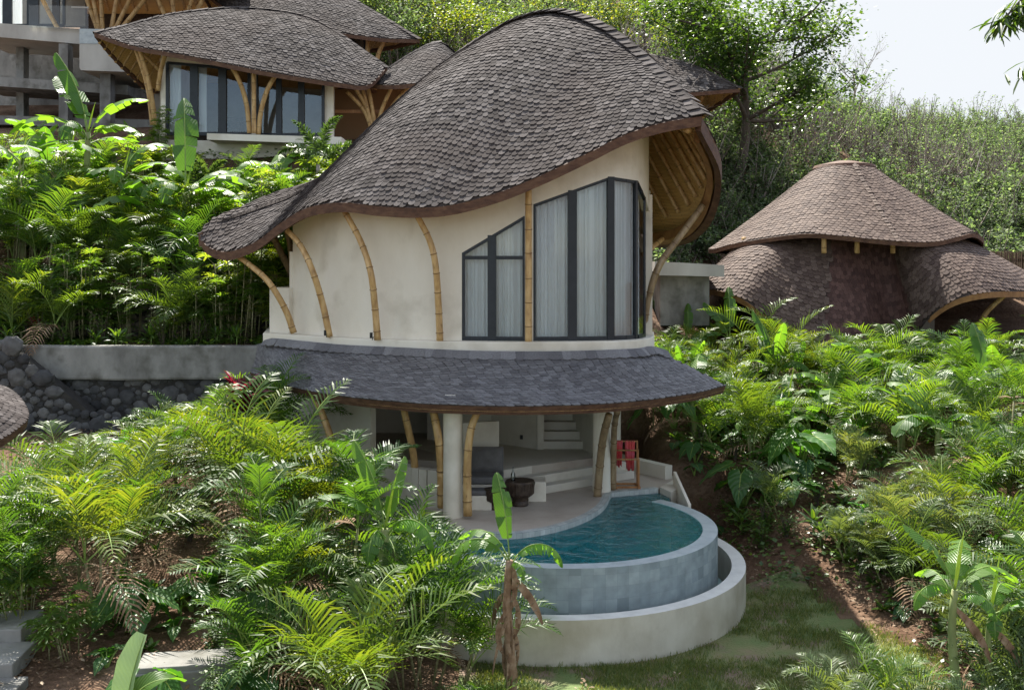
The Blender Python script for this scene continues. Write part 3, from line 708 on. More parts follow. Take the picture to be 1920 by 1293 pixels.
# windows
def fbar(mb, a, b, w, t=.07): mb.beam(a, b, w, t, up=outn_at(a))
def outn_at(p):
    px = CX+p[0]/p[1]*F; return outn(min(max(px, 520), 1213))
def px2m(px, n): return n/F*wall_at(px).y
for wi, (pl, pr, mull, hbar) in enumerate([(866, 984, [(914, 930)], 483), (1000, 1197, [(1065, 1082), (1139, 1153)], None)]):
    fr = MB(); OFF = -.04
    fr_c = [pl]+[c for c in (884, 902, 930, 960, 1020, 1040, 1065, 1082, 1110, 1139, 1145, 1153, 1175) if pl < c < pr]+[pr]
    ztop = lambda px: win_top(px)
    def wp(px, z, off=OFF): q = wall_at(px)+outn(px)*off; return Vector((q.x, q.y, z))
    for a, b in zip(fr_c, fr_c[1:]):
        fbar(fr, wp(a, ztop(a)-.03), wp(b, ztop(b)-.03), .07); fbar(fr, wp(a, FL+.045), wp(b, FL+.045), .085)
    for px in (pl+2, pr-2): fbar(fr, wp(px, FL), wp(px, ztop(px)), px2m(px, 5))
    if wi == 1: fbar(fr, wp(1194, FL), wp(1194, ztop(1194)), px2m(1194, 7), .09)
    for m0, m1 in mull:
        c = (m0+m1)/2; fbar(fr, wp(c, FL, OFF+.004), wp(c, ztop(c), OFF+.004), px2m(c, m1-m0), .08)
    if hbar:
        z = pz(hbar, wall_at(900).y)
        for a, b in ((pl, 900), (900, 945), (945, pr)): fbar(fr, wp(a, z, OFF+.002), wp(b, z, OFF+.002), .075, .06)
    f = part(fr, 'window', M['frame'], villa, bevel=.004)
    pane = MB(); cc = [pl+2]+[c for c in fr_c[1:-1]]+[pr-2]
    for a, b in zip(cc, cc[1:]):
        pane.add([wp(a, FL+.05, -.05), wp(b, FL+.05, -.05), wp(b, ztop(b)-.02, -.05), wp(a, ztop(a)-.02, -.05)], [(0, 1, 2, 3)])
    part(pane, 'pane', M['glass'], f)
    cur = MB(); rows = []; px = pl-4; r_ = random.Random(wi); ph = 0; bot = []; top_ = []
    while px < pr+3:
        ph += .16+.22*r_.random(); off = -.28+.06*math.sin(ph*2.0)+.022*math.sin(ph*5.1+1)
        t = win_top(min(max(px, pl), pr)); bot.append(wp(min(px, 1212), FL+.02, off)); top_.append(wp(min(px, 1212), t+.12, off*.97)); px += .9
    cur.grid([bot, top_]); part(cur, 'curtain', M['curtain'], f, smooth=True)
# narrow corner pane on the right
fr = MB()
q = [wall_at(x)+outn(x)*-.03 for x in (1198, 1205, 1211)]
zt = [win_top(x)-.03 for x in (1198, 1205, 1211)]
for i in (0, 1):
    a, b = q[i], q[i+1]
    fr.beam((a.x, a.y, zt[i]), (b.x, b.y, zt[i+1]), .06, .07, up=(0, 0, 1)); fr.beam((a.x, a.y, FL+.045), (b.x, b.y, FL+.045), .06, .08)
fr.beam((q[2].x, q[2].y, FL), (q[2].x, q[2].y, zt[2]), .05, .05, up=(1, 0, 0))
f = part(fr, 'window', M['frame'], villa)
pn = MB(); pn.add([(q[0].x, q[0].y, FL+.05), (q[2].x, q[2].y, FL+.05), (q[2].x, q[2].y, zt[2]), (q[0].x, q[0].y, zt[0])], [(0, 1, 2, 3)]); part(pn, 'pane', M['glass'], f)
cu = MB(); a, b = q[0]+Vector((-.12, .1, 0)), q[2]+Vector((-.12, .1, 0)); rows = [[], []]
for i in range(13):
    p = a.lerp(b, i/12)+Vector((.03*math.sin(i*1.9), 0, 0)); rows[0].append((p.x, p.y, FL+.02)); rows[1].append((p.x, p.y, lerp(zt[0], zt[2], i/12)+.05))
cu.grid(rows); part(cu, 'curtain', M['curtain'], f, smooth=True)

# curved bamboo posts of the upper floor
def post(pts, r0=.075, r1=.062, mats=BM, seed=0, parent=None, name='bamboo_post'):
    return part(bamboo_mb(spline(pts, 24), r0, r1, .46, 12, seed), name, mats, parent or villa, smooth=True)
post([P(551, 624, 23.2), P(535, 580, 23.15), P(505, 530, 23.1), P(474, 501, 23.3), P(446, 480, 23.55)], seed=1)
post([P(618, 631, 22.3), P(605, 570, 22.25), P(585, 505, 22.15), P(562, 458, 22.5), P(530, 424, 22.75)], seed=2)
post([P(708, 637, 21.6), P(703, 575, 21.55), P(695, 510, 21.4), P(676, 452, 21.6), P(643, 391, 21.7)], seed=3)
post([P(825, 640, 21.2), P(822, 570, 21.15), P(817, 500, 21.0), P(806, 452, 20.95), P(780, 400, 20.95)], seed=4)
post([P(991, 641, 21.0), P(991, 560, 20.98), P(991, 450, 20.92), P(991, 356, 20.75)], .075, .07, seed=5)
post([P(1212, 620, 23.3), P(1216, 560, 23.25), P(1235, 500, 23.2), P(1270, 450, 23.3), P(1318, 385, 23.5)], .085, .075, mats=BG, seed=6)
post([P(1205, 478, 24.2), P(1222, 465, 24.4), P(1242, 448, 24.8)], .06, .06, seed=7)
post([P(552, 525, 26.2), P(535, 490, 26.0), P(510, 440, 25.8)], .09, .08, mats=BG, seed=8)
post([P(548, 520, 25.9), P(545, 470, 25.9), P(535, 418, 25.8)], .07, .07, mats=BG, seed=9)

# skirt roof
Epx = [(409, 678, 25.0), (440, 689, 24.6), (480, 702, 23.9), (547, 725, 21.8), (640, 743, 19.9), (773, 756, 18.9), (860, 760, 18.6), (950, 762, 18.5), (1040, 761, 18.55), (1107, 759, 18.7), (1180, 754, 19.1), (1240, 747, 19.7), (1310, 736, 20.6), (1361, 723, 21.8)]
E = matched([P(*p) for p in Epx], 9)
Ipx = [(409, 678, 25.0), (440, 664, 24.9), (470, 652, 24.6), (500, 643, 23.75), (560, 648, 22.9), (640, 656, 22.0), (740, 661, 21.4), (860, 667, 20.9), (950, 669, 20.8), (1040, 669, 20.8), (1120, 667, 20.9), (1190, 664, 21.3), (1240, 663, 22.3), (1361, 722, 21.85)]
I_ = matched([P(*p) for p in Ipx], 9)
SK = flank(I_, E, 12, lambda v: v+.10*math.sin(v*math.pi))
sk = MB(); sk.grid(SK, 0); shingles(sk, SK, .125, .175, ref=1.0, flip=1, m=1, seed=21, lift=.022)
skirt = part(sk, 'skirt_roof', [M['deck'], M['shingle_shade_blue']], villa)
cp = MB(); r_ = random.Random(2); tp = I_[27:110]; q = resample(tp, 46)
for i in range(45):
    a, b = q[i], q[i+1]; T = (b-a).normalized(); n = Vector((T.y, -T.x, 0)); l = (b-a).length*1.15
    o_ = n*(.035+.02*r_.random()+.01*(i % 2)); z = Vector((0, 0, 1))
    vs = [a+z*.12+n*.01, a+T*l+z*.12+n*.01, a+T*l*1.1+o_+n*.1-z*.02, a+T*l*.5+o_+n*.14-z*.045, a-T*.02+o_+n*.1-z*.02]; cp.add(vs+[v-n*.02-z*.02 for v in vs], [(0, 4, 3, 2, 1), (2, 3, 8, 7), (3, 4, 9, 8), (1, 2, 7, 6), (4, 0, 5, 9)])
part(cp, 'ridge_cap', M['shingle_shade_blue'], skirt)
fs = MB(); inE = inward_of(E, I_); 
up = Vector((0, 0, 1)); fs.sweep(E, [(0, .0), (.08, .0), (.14, -.15), (.06, -.165)], inE, [up]*len(E), 0)
part(fs, 'fascia', M['fascia'], skirt)
so = MB(); under(so, SK, .10); part(so, 'soffit', M['matting'], skirt, smooth=True)

# ---- ground floor: terrace slab, walls, steps, columns
t_edge = spline([P(700, 1012, 17.6).xy.to_3d(), XY(790, 17.9).to_3d(), XY(870, 18.1).to_3d(), XY(960, 18.05).to_3d(), XY(1040, 18.5).to_3d(), XY(1100, 19.3).to_3d(), XY(1132, 20.2).to_3d(), XY(1143, 21.1).to_3d()], 40)
t_poly = [(p.x, p.y) for p in t_edge]+[tuple(XY(1147, 21.35)), tuple(XY(1232, 21.75)), tuple(XY(1262, 22.4)), tuple(XY(1262, 23.6)), (2.6, 26.3), (-4.2, 26.3), (-4.3, 22.5), (-3.2, 19.5)]
ts = MB(); ts.prism(t_poly, -1.5, 0); part(ts, 'terrace', M['floor'], villa, bevel=.015)
te = MB(); n_ = len(t_edge); pe = t_edge+[XY(1147, 21.35).to_3d(), XY(1234, 21.76).to_3d()]
al = [0]
for a, b in zip(pe, pe[1:]): al.append(al[-1]+(b-a).length)
rows = [[], []]; uvs = [[], []]
for i, p in enumerate(pe):
    d = pe[min(i+1, len(pe)-1)]-pe[max(i-1, 0)]; d.normalize(); o_ = Vector((d.y, -d.x, 0))*.006
    rows[0].append(p+o_+Vector((0, 0, -.5))); rows[1].append(p+o_+Vector((0, 0, .004))); uvs[0].append((al[i], 0)); uvs[1].append((al[i], .504))
te.grid(rows, 0, uvs)
rows2 = [rows[1], [p+Vector((-(pe[min(i+1, len(pe)-1)]-pe[max(i-1, 0)]).normalized().y, (pe[min(i+1, len(pe)-1)]-pe[max(i-1, 0)]).normalized().x, 0))*.14+Vector((0, 0, .005)) for i, p in enumerate(pe)]]
te.grid(rows2, 0, [[(u, .0) for u in al], [(u, .14) for u in al]])
part(te, 'terrace_edge', M['edgetile'], villa)
# steps up into the room
e_ = Vector((-.80, -.60)); nn = Vector((-.60, .80)); Q = Vector((1.95, 22.15))
st = MB()
for k in range(3):
    a = Q+nn*.27*k-e_*1.0; b = Q+nn*.27*k+e_*(2.35 if k else 2.3); c = b+nn*3.4; d = a+nn*3.4
    st.prism([tuple(b), tuple(a), tuple(d), tuple(c)], .002*k+(.001 if k == 0 else .165*k-.02), .165*(k+1))
part(st, 'steps', M['plaster_low'], villa, bevel=.01)
fl3 = MB(); fl3.prism([(-3.9, 22.9), (0.3, 21.6), (2.3, 22.9), (2.4, 26.0), (-3.9, 26.0)], .30, .493); part(fl3, 'inner_floor', M['floor'], villa)
gw = MB()
gw.beam((-4.2, 26.1, 1.5), (2.5, 26.1, 1.5), .2, 2.9)                                    # back wall
a, b = XY(923, 24.6), XY(1007, 23.7); gw.beam((a.x, a.y, 1.62), (b.x+.02, b.y, 1.62), .1, 2.25); gw.beam((a.x, a.y, 1.62), (a.x-1.6, a.y+.4, 1.62), .1, 2.25)
a, b = XY(1007.5, 23.6), XY(1020, 23.6); gw.box(((a.x+b.x)/2, 23.75, 1.62), (b.x-a.x, .28, 2.25))
a, b = XY(1082, 24.2), XY(1118, 22.6); gw.beam((a.x-.4, a.y+1.9, 1.5), (b.x+.1, b.y, 1.5), .12, 2.9)
gw.beam((1.97, 22.5, 1.45), (2.42, 23.1, 1.45), .12, 2.86); gw.beam((2.42, 23.1, 1.45), (2.5, 26.1, 1.45), .12, 2.84)
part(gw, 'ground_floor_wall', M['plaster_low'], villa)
stp = MB()
for k in range(9):
    y0 = 23.75+.27*k; x0 = XY(1020, 23.6).x
    stp.box((x0+.47-.05*k*(k < 8), y0+.9, .49+.09+.0*k+.185*k/2), (.95-.04*k, 1.9, .18+.185*k-.002), 0)
part(stp, 'staircase', M['plaster_low'], villa)
# curved outer wall at the left of the ground floor
lw = MB(); lwp = spline([XY(470, 26).to_3d(), XY(520, 24.6).to_3d(), XY(570, 23.2).to_3d(), XY(640, 22.2).to_3d(), XY(700, 21.6).to_3d()], 30)
for a, b in zip(lwp, lwp[1:]):
    lw.beam((a.x, a.y, 1.2), (b.x, b.y, 1.2), .16, 3.4)
a, b = XY(735, 21.3), XY(838, 20.1)
cw = spline([XY(700, 21.6).to_3d(), XY(740, 20.9).to_3d(), XY(790, 20.2).to_3d(), XY(838, 20.0).to_3d()], 14)
for a, b in zip(cw, cw[1:]): lw.beam((a.x, a.y, .37), (b.x, b.y, .37), .22, .74)
part(lw, 'curved_wall', M['plaster_low'], villa)
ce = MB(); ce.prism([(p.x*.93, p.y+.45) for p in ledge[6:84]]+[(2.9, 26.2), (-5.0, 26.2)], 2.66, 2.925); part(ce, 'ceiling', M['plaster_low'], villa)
pw = MB(); a, b = XY(866, 21.6), XY(934, 21.9)
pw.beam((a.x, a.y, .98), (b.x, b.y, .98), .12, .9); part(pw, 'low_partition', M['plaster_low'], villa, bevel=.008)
def column(px, d, rad, nm='column', h=2.6):
    c = XY(px, d); mb = MB(); mb.lathe([(rad*1.02, 0), (rad*1.0, .3), (rad*.98, 1.5), (rad, h)], (c.x, c.y, 0), 28); return part(mb, nm, M['plaster'], villa, smooth=False)
column(849, 19.3, .185, h=2.33); column(1128, 21.5, .19, h=2.5)
column(562, 23.6, .2)
post([P(828, 950, 19.5), P(827, 880, 19.4), P(822, 820, 19.3), P(812, 768, 19.45)], .085, .075, seed=11)
post([P(877, 966, 19.1), P(876, 900, 19.1), P(878, 840, 19.1), P(885, 797, 19.15), P(897, 770, 19.2)], .085, .07, seed=12)
post([P(1120, 930, 21.0), P(1124, 880, 20.9), P(1131, 820, 20.6), P(1142, 777, 20.3)], .085, .075, mats=BG, seed=13)
post([P(1149, 917, 21.6), P(1150, 860, 21.5), P(1152, 800, 21.1), P(1158, 768, 20.6)], .07, .06, mats=BG, seed=14)
post([P(628, 860, 21.0), P(618, 815, 21.0), P(606, 780, 21.2), P(594, 750, 21.3)], .08, .07, seed=15)
post([P(548, 850, 22.6), P(535, 800, 22.8), P(516, 762, 23.3), P(500, 735, 23.7)], .08, .07, mats=BG, seed=16)
post([P(780, 900, 20.4), P(775, 850, 20.2), P(765, 802, 20.1), P(757, 766, 20.1)], .075, .07, seed=17)
# socket, ledge spotlights
sb = MB(); c = W(0, 0) if False else XY(978, 24.0); sb.box((c.x, 23.94, pz(819, 23.95)), (.075, .03, .10)); sk_ = part(sb, 'wall_socket', M['black'], villa)
for px, d in ((696, 21.45), (610, 22.25)):
    c = XY(px, d); mb = MB(); mb.tube([(c.x, c.y, FL+.04), (c.x, c.y, FL+.16)], .032, 12); mb.tube([(c.x+.02, c.y, FL), (c.x+.05, c.y, FL+.07)], .01, 6); part(mb, 'spotlight', M['black'], villa)

# furniture on the terrace
bench = thing('built_in_sofa', 'low built-in sofa with charcoal seat behind the wooden tables', 'sofa', (XY(905, 20.6).x, 20.6, 0))
mb = MB(); c = XY(905, 20.9); mb.box((c.x-.1, 20.95, .17), (1.1, .9, .34)); mb.box((XY(1007, 20.6).x, 20.75, .2), (.36, .5, .4)); mb.box((XY(898, 19.9).x, 19.95, .14), (.5, .35, .28)); part(mb, 'plinth', M['plaster'], bench, bevel=.01)
mb = MB(); mb.box((c.x-.1, 20.93, .42), (1.06, .84, .15)); part(mb, 'seat_cushion', M['cushion'], bench, bevel=.04)
mb = MB(); mb.box((XY(898, 19.9).x-.01, 19.95, .33), (.46, .33, .1)); part(mb, 'seat_cushion', M['cushion'], bench, bevel=.03)
pil = MB(); vs = []
for i in range(9):
    row = []
    for j in range(9):
        u, v = i/8-.5, j/8-.5; k = (1-(2*u)**4)*(1-(2*v)**4); row.append((XY(912, 21.2).x+u*.72, 21.18+.12*v-.10*k, .73+v*.5))
    vs.append(row)
pil.grid(vs); pil.grid([[(x, y+.02+.20*((1-(2*(i/8-.5))**4)*(1-(2*(j/8-.5))**4)), z) for j, (x, y, z) in enumerate(r)] for i, r in enumerate(vs)])
tag(pil.build('cushion', M['cushion'], smooth=True), 'plump dark grey back cushion leaning on the white partition', 'cushion')
def stool(px, d, r, h, label):
    c = XY(px, d); t = thing('side_table', label, 'table', (c.x, c.y, 0), group='dark wooden drum tables')
    mb = MB(); mb.lathe([(r*.55, 0), (r*.6, .03), (r*.5, h*.2), (r*.6, h*.42)], (c.x, c.y, 0), 20); part(mb, 'base', M['darkwood'], t)
    mb = MB(); mb.lathe([(r*.7, h*.36), (r*.98, h*.50), (r, h*.93), (r*.97, h)], (c.x, c.y, 0), 24)
    for k in range(26):
        a = 2*math.pi*k/26; mb.beam((c.x+math.cos(a)*r*.86, c.y+math.sin(a)*r*.93, h*.45), (c.x+math.cos(a)*r*1.01, c.y+math.sin(a)*r*1.01, h*.92), .022, .022)
    part(mb, 'table_top', M['darkwood'], t)
stool(975, 20.2, .29, .50, 'taller dark slatted drum table carrying the glass bottle')
stool(928, 19.9, .21, .40, 'smaller dark wooden stool table left of the drum table')
c = XY(962, 20.15); mb = MB(); mb.lathe([(.04, 0), (.045, .01), (.045, .13), (.016, .19), (.014, .27), (.018, .275)], (c.x, c.y, .502), 16)
tag(mb.build('glass_bottle', M['glass'], smooth=True), 'clear glass bottle standing on the drum table', 'bottle')
rk = thing('towel_rack', 'brown teak towel rack at the right end of the terrace', 'towel rack', (XY(1182, 21.9).x, 21.9, 0))
x0, x1 = XY(1152, 22.0).x, XY(1195, 22.0).x
for k in range(3):
    y = 21.75+.14*k; mb = MB(); hh = .98-.17*abs(k-2)
    mb.box((x1, y, hh/2), (.035, .035, hh)); mb.box((x0, y, hh/2), (.035, .035, hh)); mb.box(((x0+x1)/2, y, hh-.02), (x1-x0-.036, .03, .03)); part(mb, 'rail', M['teak'], rk, bevel=.004)
mb = MB()
for xx in (x0, x1): mb.box((xx, 21.89, .02), (.06, .46, .04))
mb.box(((x0+x1)/2, 21.72, .03), (x1-x0-.07, .03, .04)); mb.box(((x0+x1)/2, 22.06, .03), (x1-x0-.07, .03, .04)); part(mb, 'foot_bar', M['teak'], rk)
def drape(cx, w, y, ztop, len1, len2, seed):
    r_ = random.Random(seed); rows = []
    prof_ = [(y-.05, ztop-len1), (y-.055, ztop-len1*.5), (y-.035, ztop-.03), (y, ztop+.012), (y+.035, ztop-.03), (y+.05, ztop-len2*.5), (y+.05, ztop-len2)]
    for yy, z in prof_:
        row = []
        for i in range(17):
            t = i/16-.5; k = (ztop-z)/.6
            row.append((cx+t*w*(1-.25*k), yy+.02*math.sin(i*1.3+seed)*(.4+k), z+.03*math.sin(i*.7+seed)*k))
        rows.append(row)
    mb = MB(); mb.grid(rows); o = mb.build('towel', M['towel_red'], smooth=True); s_ = o.modifiers.new('thick', 'SOLIDIFY'); s_.thickness = .012; return o
tag(drape(XY(1181, 22).x, .21, 22.03, .97, .62, .5, 1), 'coral red towel hanging on the right half of the rack', 'towel', 'towels on the rack')
tag(drape(XY(1160, 22).x, .17, 22.03, .972, .55, .4, 5), 'pink towel hanging at the left of the rack beside the bamboo post', 'towel', 'towels on the rack')

# ================================================================= POOL
pc, pr_ = Vector((.93, 19.15)), 2.9
pool = thing('swimming_pool', 'round infinity pool with grey green stone wall in front of the terrace', 'swimming pool', (pc.x, pc.y-1, -1.4))
WLV = -.10
def arc(c, r, a0, a1, n): return [Vector((c.x+r*math.cos(R(lerp(a0, a1, i/(n-1)))), c.y+r*math.sin(R(lerp(a0, a1, i/(n-1)))), 0)) for i in range(n)]
def ringband(mb, c, r0, r1, a0, a1, z0, z1, n=90, m=(0, 0, 0), uvr=1):
    """outer wall, top, inner wall of a ring"""
    o, i_ = arc(c, r1, a0, a1, n), arc(c, r0, a0, a1, n); L_ = R(abs(a1-a0))*r1
    def Z(p, z): return (p.x, p.y, z)
    us = [L_*k/(n-1) for k in range(n)]
    mb.grid([[Z(p, z0) for p in o], [Z(p, z1) for p in o]], m[0], [[(u, z0+10) for u in us], [(u, z1+10) for u in us]])
    mb.grid([[Z(p, z1) for p in o], [Z(p, z1) for p in i_]], m[1], [[(u, 0) for u in us], [(u, r1-r0) for u in us]])
    mb.grid([[Z(p, z1) for p in i_], [Z(p, z0) for p in i_]], m[2], [[(u, z1+10) for u in us], [(u, z0+10) for u in us]])
    for k, s in ((0, 1), (-1, -1)):
        mb.add([Z(i_[k], z0), Z(o[k], z0), Z(o[k], z1), Z(i_[k], z1)], [(0, 1, 2, 3) if s > 0 else (3, 2, 1, 0)], m[0], [[(0, 0), (.3, 0), (.3, 1), (0, 1)]])
mb = MB(); ringband(mb, pc, pr_-.27, pr_, -205, 42, -1.5, -.085, 110, (0, 1, 2)); part(mb, 'pool_wall', [M['pooltile'], M['rim'], M['basin']], pool)
mb = MB(); a_ = arc(pc, pr_-.26, -180, 180, 80)[:-1]; mb.prism([(p.x, p.y) for p in a_], -1.5, -1.15); part(mb, 'pool_floor', M['basin'], pool)
mb = MB(); mb.prism([tuple(XY(1138, 20.7)), tuple(XY(1251, 20.75)), tuple(XY(1240, 21.8)), tuple(XY(1143, 21.5))], -1.14, -.26); part(mb, 'shallow_shelf', M['edgetile'], pool)
wtr = MB(); xs = arc(pc, pr_-.272, -159, 30, 90)
inner = [(p.x, p.y) for p in xs]+[tuple(XY(1255, 21.3)), tuple(XY(1238, 21.73)), tuple(XY(1148, 21.34))]+[(p.x, p.y-.008) for p in reversed(t_edge) if p.x > -1.4]
area = sum(a[0]*b[1]-b[0]*a[1] for a, b in zip(inner, inner[1:]+inner[:1]))
wtr.prism(inner if area > 0 else inner[::-1], -1.149, WLV); part(wtr, 'water', M['water'], pool)
# coping block and sloped cheek walls at the right end
cw = thing('coping_wall', 'low cream coping wall stepping down behind the right end of the pool', 'wall', (XY(1250, 22.3).x, 22.3, 0))
mb = MB(); mb.prism([tuple(XY(1237, 21.75)), tuple(XY(1258, 21.25)), tuple(XY(1270, 21.6)), tuple(XY(1262, 22.5))], -1.3, .03); part(mb, 'block', M['plaster_low'], cw, bevel=.01)
mb = MB(); a, b = XY(1192, 23.6), XY(1254, 22.7); mb.beam((a.x, a.y, .0), (b.x, b.y, .0), .22, .6); part(mb, 'low_wall', M['plaster_low'], cw, bevel=.01)
mb = MB(); q = [XY(1262, 22.0), XY(1268, 21.95), XY(1296, 20.5), XY(1290, 20.5)]
mb.prism([tuple(q[3]), tuple(q[2]), tuple(q[1]), tuple(q[0])], -1.3, [-.05, -.05, .32, .32]); part(mb, 'sloped_cheek', M['plaster'], cw, bevel=.01)
# outer catch ring
ring = MB(); rc = Vector((.74, 19.12)); ringband(ring, rc, 3.33, 3.58, -200, 28, -1.6, -.67, 110, (0, 1, 0))
for v_ in range(0): pass
ro = tag(ring.build('ring_wall', [M['ringwall'], M['ringtop']], origin=(rc.x, rc.y, -1.4)), 'low curved plaster ring wall catching the pool overflow at the lawn edge', 'wall')
ch = MB(); ringband(ch, rc, 2.75, 3.32, -200, 28, -1.6, -1.28, 80); tag(ch.build('overflow_channel', M['basin']), 'narrow sunken channel between pool wall and ring wall', 'channel')

# ================================================================= WALLS AND TERRACES ON THE LEFT BANK
def rocks(mb, o, ux, uz, w, h, r0, r1, seed, depth=.34, keep=None, m=0, nrm=None):
    """rounded stones packed on a wall face: origin o, horizontal unit ux, vertical uz"""
    r_ = random.Random(seed); pts = []; nrm = nrm or ux.cross(uz).normalized()
    for t in range(9000):
        r = lerp(r0, r1, r_.random()**1.5)*(1 if t < 3000 else .6); a, b = r_.uniform(0, w), r_.uniform(0, h)
        if keep and not keep(a, b): continue
        if all((a-x)**2+((b-y)*1.05)**2 > (.86*(r+q))**2 for x, y, q in pts): pts.append((a, b, r))
        if len(pts) > 700: break
    N_ = 8
    for a, b, r in pts:
        c = o+ux*a+uz*b; sx, sz = r*r_.uniform(1.0, 1.25), r*r_.uniform(.85, 1.05); rot = r_.uniform(-.5, .5); vs = [c+nrm*r*depth*r_.uniform(.8, 1.15)]
        for ring, (k, dd) in enumerate(((.45, .9), (.8, .62), (1.0, .1), (1.0, -.3))):
            for j in range(N_):
                an = 2*math.pi*j/N_+rot; jit = 1+r_.uniform(-.17, .17)
                x, z = math.cos(an)*k*sx*jit, math.sin(an)*k*sz*jit
                vs.append(c+ux*x+uz*z+nrm*r*depth*dd)
        fs = [(0, 1+j, 1+(j+1) % N_) for j in range(N_)]
        for q in range(3):
            for j in range(N_):
                A0, A1 = 1+q*N_+j, 1+q*N_+(j+1) % N_; fs.append((A0, A0+N_, A1+N_, A1))
        mb.add(vs, fs, m)
Z = Vector((0, 0, 1)); X = Vector((1, 0, 0))
def ytop(x): return 24.35+.0*x
w1 = thing('retaining_wall', 'grey weathered concrete band over dark boulders, beside the left end of the villa', 'retaining wall', (-8, 24.4, .9))
mb = MB(); xs_ = np.arange(-13, -5.3, .35)
rows = []
for z, off in ((2.06, .02), (2.1, 0), (2.82, .01), (2.86, .04), (2.86, .34), (1.9, .34)):
    rows.append([(x, 24.18+off+.02*mnoise.noise(Vector((x, z, 0))), z+.035*mnoise.noise(Vector((x*.7, 2, z)))) for x in xs_])
mb.grid(rows); part(mb, 'concrete_band', M['concrete'], w1)
mb = MB(); mb.box((-9.2, 24.6, 1.4), (8.4, .5, 1.35)); part(mb, 'mortar_bed', M['mortar'], w1)
mb = MB(); rocks(mb, Vector((-13, 24.36, .75)), X, Z, 7.9, 1.35, .10, .24, 3, nrm=Vector((0, -1, 0))); part(mb, 'boulders', M['stone'], w1)
w2 = thing('boulder_wall', 'dark rounded boulder wall bulging forward at the left edge, next to the concrete band', 'boulder wall', (-11.5, 23.6, .9))
mb = MB(); topf = lambda a: 3.0 if a < 1.7 else max(1.3, 3.0-(a-1.7)*1.05)
mb.prism([(-13.5, 23.75), (-11.9, 23.75), (-9.9, 23.75), (-9.9, 24.15), (-11.9, 24.15), (-13.5, 24.15)], .6, [2.95, 2.95, 1.35, 1.35, 2.95, 2.95]); part(mb, 'mortar_bed', M['mortar'], w2)
mb = MB(); rocks(mb, Vector((-13.5, 23.74, .6)), X, Z, 4.3, 2.5, .10, .27, 8, keep=lambda a, b: b+.6 < topf(a), nrm=Vector((0, -1, 0)), depth=.4)
rocks(mb, Vector((-13.5, 23.78, 2.98)), X, Vector((0, 1, 0)), 1.7, .4, .08, .15, 9, nrm=Z); part(mb, 'boulders', M['stone'], w2)
w3 = thing('rubble_wall', 'long mossy rubble stone wall behind the planted strip on the left bank', 'rubble wall', (-10, 27, 2.8))
mb = MB(); mb.box((-11.5, 27.1, 3.3), (13.6, .4, 1.5)); part(mb, 'mortar_bed', M['mortar'], w3)
mb = MB(); rocks(mb, Vector((-18, 26.9, 2.6)), X, Z, 13.2, 1.5, .08, .19, 13, nrm=Vector((0, -1, 0)), depth=.4)
rocks(mb, Vector((-18, 26.95, 4.06)), X, Vector((0, 1, 0)), 13.2, .3, .08, .15, 14, nrm=Z, depth=.3); part(mb, 'stones', M['stone_warm'], w3)
# garden steps at lower left
gs = thing('garden_steps', 'grey stone garden steps in the lower left corner', 'steps', (-6, 12.2, -.8))
for k in range(4):
    mb = MB(); q = hit(60, 1262-34*k, 8, 30); mb.box((-7.35-.25*k, 11.6+.75*k, -.72+.17*k), (3.0, .8, .22), .08); part(mb, 'tread', M['concrete'], gs, bevel=.015)
mb = MB(); mb.box((-4.2, 13.35, -.46), (1.35, .55, .14), .16)
mb.box((-4.2, 13.1, -.66), (1.35, .12, .4), .16); tag(mb.build('stone_kerb', M['concrete'], bevel=.015, origin=(-4.35, 13.1, -.5)), 'grey stone kerb catching the sun right of the lower garden steps', 'kerb')
gs2 = thing('terrace_steps', 'pale concrete steps half hidden by palms at the left edge', 'steps', (-9, 17.4, .1))
for k in range(3):
    mb = MB(); mb.box((-9.2, 16.9+.55*k, .1+.17*k), (2.6, .6, .3), -.1); part(mb, 'tread', M['concrete_pale'], gs2, bevel=.015)
# neighbouring eave at the left edge
nb = thing('neighbouring_pavilion', 'cropped grey shingled eave poking in at the left edge above the boulder wall', 'pavilion', (-9.5, 17, .2))
Eq = matched([P(-60, 715, 18.5), P(0, 723, 18.2), P(30, 738, 17.7), P(50, 765, 17.2), P(53, 785, 16.9), P(35, 803, 16.6), P(0, 826, 16.3), P(-60, 850, 16.0)], 8)
Aq = [P(-190, 740, 17.3)+Vector((0, 0, .45)) for _ in Eq]; Sq = flank(Aq, Eq, 10, lambda v: .6*v+.4*v*v)
mb = MB(); mb.grid(Sq, 0); shingles(mb, Sq, .125, .07, ref=1, m=1, seed=31, lift=.02, flip=-1); rf = part(mb, 'roof', [M['deck'], M['shingle']], nb)
mb = MB(); eave(mb, Eq, inward_of(Eq, Aq), .06, .12); part(mb, 'fascia', M['fascia'], rf)
part(bamboo_mb([Vector((-8.75, 17.3, 0)), Vector((-8.9, 17.3, 2.2))], .07), 'bamboo_post', BM, nb)

